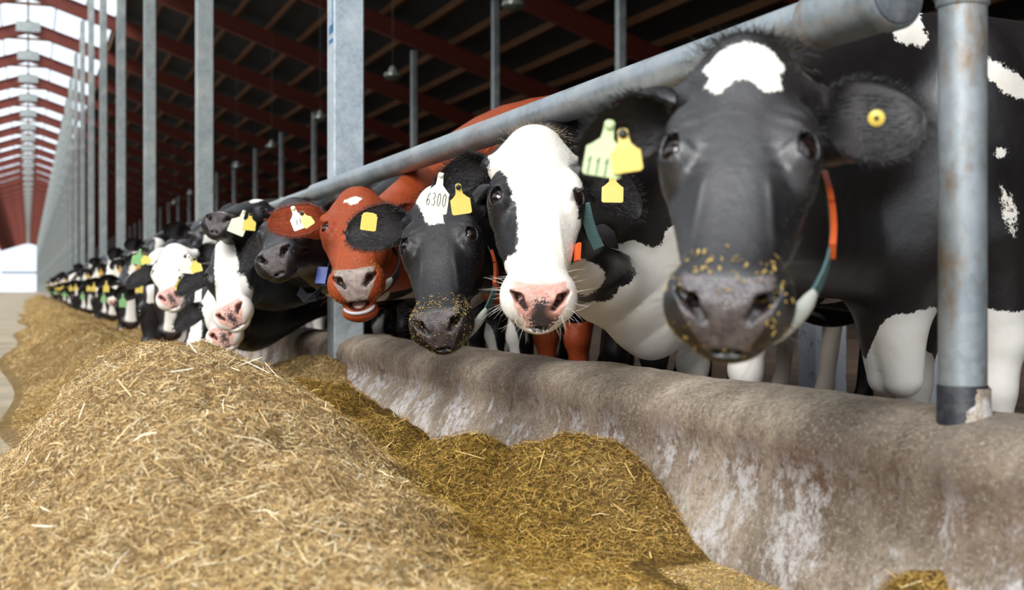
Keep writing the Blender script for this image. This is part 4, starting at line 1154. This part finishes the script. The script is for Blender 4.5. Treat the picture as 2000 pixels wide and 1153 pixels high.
def w2(C, q, V, b, ear):
    x, t, u = q[:, 0], q[:, 1], q[:, 2]
    head = np.minimum.reduce([.120 - np.abs(x) + 0 * t, t + .03, u + .11 + .9 * np.maximum(0, t - .25)])
    patch = np.maximum(fe(q, (-.112, .285, -.05), (.064, .155, .12)), fe(q, (-.115, .17, -.05), (.045, .06, .1)))
    pr = fe(q, (.122, .205, -.05), (.026, .045, .07))
    head = np.minimum(head, -np.maximum(patch, pr))
    muz = np.minimum(t - .36, .25 - np.abs(x)); head = np.maximum(head, muz)
    n = wnoise(V, 2.6, 1) * .10 + wnoise(V, 7, 2) * .035
    neck = np.where((t < -.02) | (u < -.16) | (np.abs(x) > .16), (.655 + .35 * (V[:, 0] - 1.55) - V[:, 2]) + n * .6, -.5)
    W = np.maximum(head, neck); W = np.where(b[:, 0] > .45, n * 1.6 - .02 + .1 * (b[:, 0] > .6), W)
    W[ear] = -.5; return W
def sp2(C, q):
    return np.minimum(fe(q, (.008, .508, -.078), (.036, .045, .050)) , .1)
def w3(C, q, V, b, ear):
    x, t = q[:, 0], q[:, 1]
    W = np.minimum.reduce([.030 - np.abs(x + .030 - .33 * (t - .06)) - .05 * np.maximum(0, t - .05), .150 - t, t + .03, q[:, 2] + .06])
    W = np.where((b[:, 0] > .1) & (b[:, 2] > .9), np.minimum(wnoise(V, 1.9, 1) * .12 + .02, b[:, 2] - 1.1), W)
    W[ear] = -.5; return W
def w4(C, q, V, b, ear):
    W = np.maximum(fe(q, (-.002, .082, .0), (.034, .015, .03)), fe(q, (-.004, .092, .0), (.020, .019, .03))); W = np.where(b[:, 0] > .8, .50 - b[:, 2], W); W[ear] = -.5; return W
def nose_grey(C, q): return np.maximum(fe(q, (.004, .505, -.075), (.026, .030, .045)), fe(q, (0, .485, -.05), (.030, .02, .03)))
def w6(C, q, V, b, ear):
    W = np.maximum(fe(q, (0, .03, -.01), (.03, .10, .05)), fe(q, (0, .50, -.03), (.05, .05, .03))); W[ear] = -.5; return W
def w7(C, q, V, b, ear):
    x, t = q[:, 0], q[:, 1]
    W = np.minimum(.045 + .10 * t - np.abs(x - .01), q[:, 2] + .12); W = np.maximum(W, t - .40); W = np.where(b[:, 0] > -.1, np.where(b[:, 2] > .9, wnoise(V, 1.5, 3) * .1, -.3), W); W[ear] = -.5; return W
def w10(C, q, V, b, ear):
    W = np.minimum(.14 - np.abs(q[:, 0]), q[:, 2] + .16); W = np.where(b[:, 0] > -.1, wnoise(V, 1.5, 1) * .12 + .12, W); W[ear] = -.5; return W

t0 = _t.time()
def strip(pts, wdir, w, th=.003):
    "flat strap along points"
    m = MB(); V = []; n = len(pts)
    for i, p in enumerate(pts):
        d = pts[min(i + 1, n - 1)] - pts[max(i - 1, 0)]; d = d / np.linalg.norm(d); wd = np.array(wdir[i] if isinstance(wdir, list) else wdir, float)
        wd = wd - d * (wd @ d); wd /= np.linalg.norm(wd); nn = np.cross(d, wd)
        V += [p - wd * w / 2 - nn * th / 2, p + wd * w / 2 - nn * th / 2, p + wd * w / 2 + nn * th / 2, p - wd * w / 2 + nn * th / 2]
    F = [(0, 1, 2, 3), tuple((n - 1) * 4 + k for k in (3, 2, 1, 0))]
    for i in range(n - 1):
        for k in range(4): F.append((i * 4 + k, i * 4 + (k + 1) % 4, i * 4 + 4 + (k + 1) % 4, i * 4 + 4 + k))
    return m.add(V, F)
def collar(C, side=1, mat=None, orange=True, buckle=True, sx=.128, drop=.25, u0=-.20, tc=.22, cx=.0):
    pts, wd = [], []
    for k in range(49):
        a = 2 * math.pi * k / 48; pts.append(C.frH((cx * side + sx * math.sin(a) * (1 - .25 * max(0, -math.cos(a)) ** 2), tc - drop * math.cos(a), u0 - .05 * math.cos(a)))); wd.append(C.R[2] + .001)
    st = strip(pts, wd, .036, .004).build('collar', mat or M_TEAL, C.root, smooth=False)
    if orange:
        for (a0, a1) in ((1.02, 1.30), (1.33, 1.72)):
            pp = [C.frH((side * (cx + (sx + .004) * math.sin(a)), tc - drop * math.cos(a), u0 - .05 * math.cos(a) + .012)) for a in np.linspace(a0, a1, 5)]
            strip(pp, C.R[2] * 1.0, .032, .010).build('clip', M_ORANGE, st, smooth=False)['label'] = 'orange plastic clip'
    if buckle:
        pp = []
        for a in np.linspace(2.15, 2.85, 9): pp.append(C.frH((side * (cx + (sx + .004) * math.sin(a) * (1 - .25 * max(0, -math.cos(a)) ** 2)), tc - (drop + .004) * math.cos(a), u0 - .05 * math.cos(a) + .012)))
        m = MB(); m.tube(pp, [.005, .008, .009, .009, .009, .009, .009, .008, .005], 12, sq=1.8); m.build('buckle', M_BUCKLE, st)['label'] = 'cream plastic buckle'
    return st

# ---- cow 1
c1 = Cow(P(1297, 298, 1.93), P(1592, 285, 1.88), P(1418, 576, 1.74), 2.08, 2.62, yaw=4, S_=.95, hs=1.0, skull=1.17, face=.95, tuft=1.7, brisket=.38, wedge=1, throat=.76, nk=.42, chaffk=1.7)
make_cow(c1, 'nearest cow with black face and white forehead patch, closest to the round post', M_COAT_B1, w1, fine=.0045, coarse=.014,
         ears=(dict(base=(-.108, .085, -.075), dir=-c1.R[0] * 1.0 - c1.R[2] * .1 + np.array([0, 0, -.08]), open=c1.R[2] * .75 + np.array([0, 0, -.9]), droop=.35, L=.18, W=.064),
               dict(base=(.108, .080, -.078), dir=c1.R[0] * 1.0 + np.array([0, 0, .07]) - c1.R[2] * .15, open=c1.R[2] * 1.0 + np.array([0, 0, -.05]), droop=-.02, L=.185, W=.088)),
         tuft_mat=M_HAIR_G, fur=40000, chaff=260, whisk=120, seed=1)
ear_tag(c1.root, P(1190, 247, 1.92), P(1173, 348, 1.90), M_TAG_G, w=.060, text=('111', -.008, .055, .040, .030, .0), studmat=M_TAG_G, label='pale green ear tag marked 111')
ear_tag(c1.root, P(1217, 264, 1.91), P(1228, 340, 1.89), M_TAG_Y, w=.046, label='yellow ear tag')
bt = P(1712, 231, 1.86); fdir = np.array([0, 0, HC]) - bt; fdir /= np.linalg.norm(fdir)
m = MB(); m.tube([bt - fdir * .004, bt + fdir * .002, bt + fdir * .004], [.0125, .0125, .010], 24); o_ = m.build('ear_button', M_TAG_Y, c1.root)
MB().tube([bt + fdir * .003, bt + fdir * .0065], [.004, .003], 14).build('pin', M_STUD, o_)
collar(c1, 1, sx=.116, drop=.26, u0=-.21, tc=.22, cx=.026)
# ---- cow 2
c2 = Cow(P(961, 388, 3.22), P(1136, 382, 3.24), P(1056, 588, 3.05), 1.85, 3.45, yaw=3, S_=.97, hs=1.03, skull=1.07, face=1.0, brisket=.43, throat=.62, nk=.32, dewlap=.06, pinkrim=True, wwhisk=True, eyeliner=.8,
         folds=[(P(1235, 600, 3.55), (.25, .25, .18), (1.0, -.6, -1.6), .17, .009)])
make_cow(c2, 'white-faced cow with black eye patch and speckled pink nose, second from the right', M_COAT_W, w2, fine=.005, coarse=.014, spots=sp2,
         ears=(dict(dir=-c2.R[0] - c2.R[2] * .3 + np.array([0, 0, .05]), open=c2.R[2] + c2.R[1] * .6, droop=.3, L=.17, W=.05),
               dict(dir=c2.R[0] - c2.R[2] * .2 + np.array([0, 0, -.12]), open=c2.R[2] + c2.R[1] * .5, droop=.35, L=.20, W=.066)),
         tuft_mat=M_HAIR_C, fur=110000, whisk=220, seed=2)
ear_tag(c2.root, P(1197, 342, 3.20), P(1196, 397, 3.19), M_TAG_Y, w=.056, label='yellow ear tag')
strip([P(1141, 398, 3.24), P(1148, 430, 3.26), P(1158, 460, 3.28), P(1170, 484, 3.30)], c2.R[0] + .01, .030, .003).build('collar', M_TEAL, c2.root, smooth=False)['label'] = 'teal woven collar strap'
strip([P(1129, 476, 3.20), P(1127, 510, 3.19)], c2.R[0] * .3 + c2.R[2], .028, .008).build('clip', M_ORANGE, c2.root, smooth=False)
# ---- cow 3
c3 = Cow(P(783, 474, 3.78), P(930, 464, 3.72), P(852, 636, 3.55), 1.95, 4.25, yaw=2, S_=.98, hs=1.02, throat=.76, nk=.35)
make_cow(c3, 'black cow wearing the white 6300 ear tag, muzzle resting on the curb', M_COAT_B, w3, fine=.0052, coarse=.018,
         ears=(dict(dir=-c3.R[0] - c3.R[2] * .2 + np.array([0, 0, .24]), open=c3.R[2] * 1.0 + c3.R[1] * .35, droop=.04, L=.235, W=.076),
               dict(dir=c3.R[0] * .8 - c3.R[2] * .1 + np.array([0, 0, .28]), open=c3.R[2] * .6 + np.array([0, 0, -.9]), droop=.40, L=.225, W=.080)),
         fur=110000, chaff=1800, whisk=200, seed=3)
ear_tag(c3.root, P(861, 343, 3.41), P(850, 418, 3.39), M_TAG_W, w=.062, text=('6300', -.002, .052, .058, .038, -.02), studmat=M_TAG_W, label='white ear tag marked 6300')
ear_tag(c3.root, P(895, 366, 3.33), P(903, 419, 3.33), M_TAG_Y, w=.054, label='yellow ear tag')
ear_tag(c3.root, P(722, 422, 3.62), P(718, 453, 3.60), M_TAG_Y, w=.046, neck=.04, small_top=.04, knob=False, label='yellow ear tag')
collar(c3, 1, sx=.108, drop=.24, u0=-.20, tc=.24, cx=.024)
# ---- cow 4
c4 = Cow(P(632, 440, 4.50), P(757, 437, 4.47), P(691, 534, 4.24), 2.00, 5.10, yaw=2, S_=1.05, hs=1.06, mouth=.028, throat=.80, nk=.35)
make_cow(c4, 'red cow with a small white star and its mouth open', M_COAT_R, w4, fine=.0062, coarse=.022, hair_mat=M_HAIR_R,
         ears=(dict(dir=-c4.R[0] - c4.R[2] * .2 + np.array([0, 0, .34]), open=c4.R[2] * 1.0 + c4.R[1] * .3, droop=.0, L=.225, W=.074), dict(dir=c4.R[0] - c4.R[2] * .3, droop=.3)),
         fur=50000, chaff=700, whisk=120, seed=4)
pp = [c4.frH((.050 * math.sin(a), .508 + .034 * math.cos(a), -.130 - .028 + .024 - .006 * math.cos(a))) for a in np.linspace(-1.5, 1.5, 15)]
MB().tube(pp, [.003] + [.0065] * 13 + [.003], 10).build('lower_gum', M_GUM, c4.root)
v, f = ball((0, 0, 0), 1, 10); v = [c4.frH((x * .024, .500 + y * .028, -.118 - .028 * .45 + z * .010)) for x, y, z in v]; mk('tongue', v, f, M_TONGUE, c4.root)
ear_tag(c4.root, P(573, 408, 4.36), P(589, 449, 4.34), M_TAG_W, w=.052, text=('77', 0, .045, .026, .02, .0), studmat=M_TAG_W, label='white ear tag')
ear_tag(c4.root, P(590, 418, 4.34), P(608, 443, 4.32), M_TAG_Y, w=.040, label='yellow ear tag')
collar(c4, 1, sx=.118, drop=.24, u0=-.18, tc=.24, orange=False, cx=.012, mat=M_BELT)
# ---- cow 5
c5 = Cow(P(508, 437, 5.25), P(602, 432, 4.98), P(519, 514, 4.72), 2.05, 5.90, yaw=0, S_=1.0, hs=1.04, throat=.72, nk=.35, bw=.86)
def w5(C, q, V, b, ear):
    W = np.where((b[:, 2] < .75) & (np.linalg.norm(q - np.array([0, .25, -.1]), axis=1) > .33), .60 - V[:, 2] + .05 * wnoise(V, 3, 1) - 3 * np.maximum(0, b[:, 0] - .14), -.5); W[ear] = -.5; return W
make_cow(c5, 'black cow looking left with a blue collar tag, beside the red cow', M_COAT_B, w5, fine=.007, coarse=.024, ears=(dict(droop=.2), dict(droop=.2)), chaff=60, whisk=60, seed=5)
st = strip([P(640, 520, 5.1), P(630, 560, 5.0), P(616, 580, 4.96), P(596, 582, 4.96), P(584, 568, 5.0)], np.array([.3, -.3, 1.0]), .04, .004).build('collar', M_BELT, c5.root, smooth=False)
strip([P(634, 524, 4.93), P(628, 556, 4.91)], c5.R[0], .045, .03).build('tag_box', M_BLUEP, st, smooth=False)['label'] = 'bright blue plastic box'
# ---- cow 6
c6 = Cow(P(446, 400, 6.3), P(512, 418, 6.05), P(398, 424, 5.72), 2.05, 6.50, yaw=0, S_=1.0, hs=1.0, throat=.85, nk=.4, bw=.84)
make_cow(c6, 'black cow with its muzzle lifted high above the white-faced cows', M_COAT_B, w6, fine=.008, coarse=.026, ears=(dict(droop=.2), dict(droop=.2)), seed=6)
ear_tag(c6.root, P(476, 415, 5.75), P(458, 458, 5.7), M_TAG_W, w=.078, studmat=M_TAG_W, label='large white ear tag')
ear_tag(c6.root, P(489, 420, 5.75), P(486, 452, 5.7), M_TAG_Y, w=.058, label='yellow ear tag')
# ---- cow 7 and the one tucked under it
c7 = Cow(P(402, 528, 6.05), P(482, 524, 5.9), P(443, 600, 5.75), 2.0, 7.10, yaw=0, S_=1.0, hs=1.04, throat=.75, nk=.35, pinkrim=True, bw=.84)
make_cow(c7, 'cow with broad white blaze and pink nose, left of the curb end', M_COAT_W, w7, spots=nose_grey, fine=.008, coarse=.026,
         ears=(dict(droop=.2, dir=-c7.R[0] + np.array([0, 0, .2]), open=c7.R[2] + c7.R[1] * .3, W=.07), dict(droop=.25)), seed=7)
ear_tag(c7.root, P(368, 501, 5.82), P(365, 535, 5.8), M_TAG_W, w=.068, studmat=M_TAG_W, label='white ear tag')
ear_tag(c7.root, P(379, 507, 5.8), P(386, 533, 5.78), M_TAG_Y, w=.052, label='yellow ear tag')
def w8(C, q, V, b, ear):
    W = np.maximum(np.minimum(.10 - np.abs(q[:, 0]), q[:, 2] + .14), q[:, 1] - .33); W = np.where(b[:, 0] > -.1, np.where(b[:, 2] > .9, wnoise(V, 1.5, 0) * .1, -.3), W); W[ear] = -.5; return W
c8 = Cow(P(396, 590, 6.55), P(468, 590, 6.45), P(432, 652, 6.2), 2.0, 7.70, yaw=0, S_=.98, hs=1.02, throat=.62, nk=.35, pinkrim=True, bw=.84)
make_cow(c8, 'white-muzzled cow with head low under the pink-nosed blazed cow', M_COAT_W, w8, spots=nose_grey, fine=.009, coarse=.03, ears=(dict(droop=.1), dict(droop=.25)), seed=8)
def w9(C, q, V, b, ear):
    x, t = q[:, 0], q[:, 1]; W = np.minimum(.012 + .07 * t - np.abs(x + .02 - .1 * t), q[:, 2] + .12); W = np.where(b[:, 0] > -.1, wnoise(V, 1.5, 2) * .1 - .05, W); W[ear] = -.5; return W
c9 = Cow(P(362, 582, 7.2), P(422, 588, 7.05), P(376, 650, 7.05), 2.0, 8.30, yaw=0, S_=.97, hs=1.06, throat=.62, nk=.35, bw=.84)
make_cow(c9, 'black cow eating with head down, narrow white blaze and several ear tags', M_COAT_B, w9, fine=.009, coarse=.03,
         ears=(dict(droop=.0, dir=-c9.R[0] + np.array([0, 0, .35]), open=c9.R[2]), dict(droop=.25)), seed=9)
ear_tag(c9.root, P(351, 543, 6.75), P(351, 569, 6.73), M_TAG_Y, w=.052, label='yellow ear tag')
ear_tag(c9.root, P(363, 548, 6.73), P(364, 575, 6.71), M_TAG_W, w=.055, studmat=M_TAG_W, label='white ear tag')
# ---- cow 10
c10 = Cow(P(302, 520, 7.6), P(364, 516, 7.45), P(327, 578, 7.2), 2.05, 8.90, yaw=0, S_=1.0, hs=1.10, throat=.8, nk=.35, pinkrim=True, bw=.84)
make_cow(c10, 'cow with an all white face and dark ears in the far group', M_COAT_W, w10, spots=nose_grey, fine=.009, coarse=.03,
         ears=(dict(droop=.15, dir=-c10.R[0] + np.array([0, 0, .2]), open=c10.R[2] + c10.R[1] * .3, W=.07), dict(droop=.25)), seed=10)
ear_tag(c10.root, P(274, 490, 7.25), P(268, 518, 7.2), M_TAG_GG, w=.075, studmat=M_TAG_GG, label='green ear tag')
ear_tag(c10.root, P(282, 497, 7.22), P(287, 516, 7.2), M_TAG_Y, w=.055, label='yellow ear tag')
print('near herd', round(_t.time() - t0, 1))

# ---- far cows: a few builds, copied down the line
def far_build(kind, y0):
    hx_, hz_ = (1.15, 1.1, 1.02, 1.3)[kind % 4], (.76, .55, .42, .92)[kind % 4]
    cen = np.array([hx_, y0, hz_]); d = np.array([hx_, y0, 0]) / math.hypot(hx_, y0)     # view direction on the ground
    rgt = np.array([d[1], -d[0], 0]); tw = (-.25, .2, .0, .35)[kind % 4]
    r_ = rgt * math.cos(tw) + d * math.sin(tw); low = (.15, .25, .35, .0)[kind % 4]
    f_ = np.array([0, 0, -1.0]) - np.cross(np.array([0, 0, 1.0]), r_) * -low * 0 - d * (.35 - low)
    f_ /= np.linalg.norm(f_)
    C = Cow(cen - r_ * .115, cen + r_ * .115, cen + f_ * .30, 2.05, y0 + .75, yaw=0, S_=1.0, hs=1.05, throat=.75, nk=.35, pinkrim=kind % 2 == 0, bw=.82)
    def wf(C, q, V, b, ear):
        x, t = q[:, 0], q[:, 1]
        if kind == 0: W = np.minimum(.10 - np.abs(x), q[:, 2] + .15)
        elif kind == 1: W = np.minimum(.02 + .08 * t - np.abs(x), q[:, 2] + .12)
        elif kind == 2: W = np.minimum(.03 - np.abs(x + .01), .12 - t)
        else: W = np.maximum(np.minimum(.045 + .06 * t - np.abs(x - .01), q[:, 2] + .12), t - .38)
        W = np.where(b[:, 0] > -.1, wnoise(V, 1.4, kind % 4) * .12, W); W[ear] = -.5; return W
    make_cow(C, 'x', M_COAT_W if kind % 2 == 0 else M_COAT_B, wf, fine=.0125, coarse=.045, hair=False, seed=20 + kind,
             ears=(dict(droop=.15, dir=-C.R[0] + np.array([0, 0, .2]), open=C.R[2] + C.R[1] * .3, W=.07), dict(droop=.2, dir=C.R[0] + np.array([0, 0, .1]), open=C.R[2] + C.R[1] * .3, W=.07)))
    e0 = C.frH((-.235, .05, -.07)); up = np.array([0, 0, 1.0])
    if kind in (0, 2, 1): ear_tag(C.root, e0 - d * .03 + up * .0, e0 - d * .035 - up * .11, (M_TAG_W, M_TAG_Y, M_TAG_GG, M_TAG_W)[kind % 4], w=.062, knob=False)
    if kind in (0,): ear_tag(C.root, e0 - d * .035 + rgt * .050 - up * .01, e0 - d * .04 + rgt * .058 - up * .08, M_TAG_O, w=.046, knob=False)
    return C.root
near_far = [(9.75, 3, 'cow with a white blaze and white muzzle directly left of the all white face'),
            (10.5, 1, 'black cow with a narrow blaze and yellow tag, head low over the feed'),
            (11.3, 2, 'dark cow with a green ear tag and only a short forehead star'),
            (12.2, 0, 'small white-faced cow with pink nose midway along the far line')]
protos = {}
M_TAG_O = plain('amber_plastic_tag', S(214, 160, 50), .45)
for y, k, lb in near_far:
    r_ = far_build(k, y); protos[k] = (r_, y); r_['label'] = lb
rs = np.random.RandomState(5); y = 13.0; i = 0
while y < 62:
    k = (3, 1, 0, 2, 3, 0, 1)[i % 7]; r_, y0 = protos[k]
    c = copy_tree(r_); c.location = (r_.location[0] + rs.uniform(-.12, .12), r_.location[1] + (y - y0), 0)
    c['label'] = 'tiny distant black and white cow in the blurred crowd down the line'; c['group'] = 'distant cows at the far feed curb'
    y += rs.uniform(.66, .84); i += 1
print('herd', round(_t.time() - t0, 1), i)
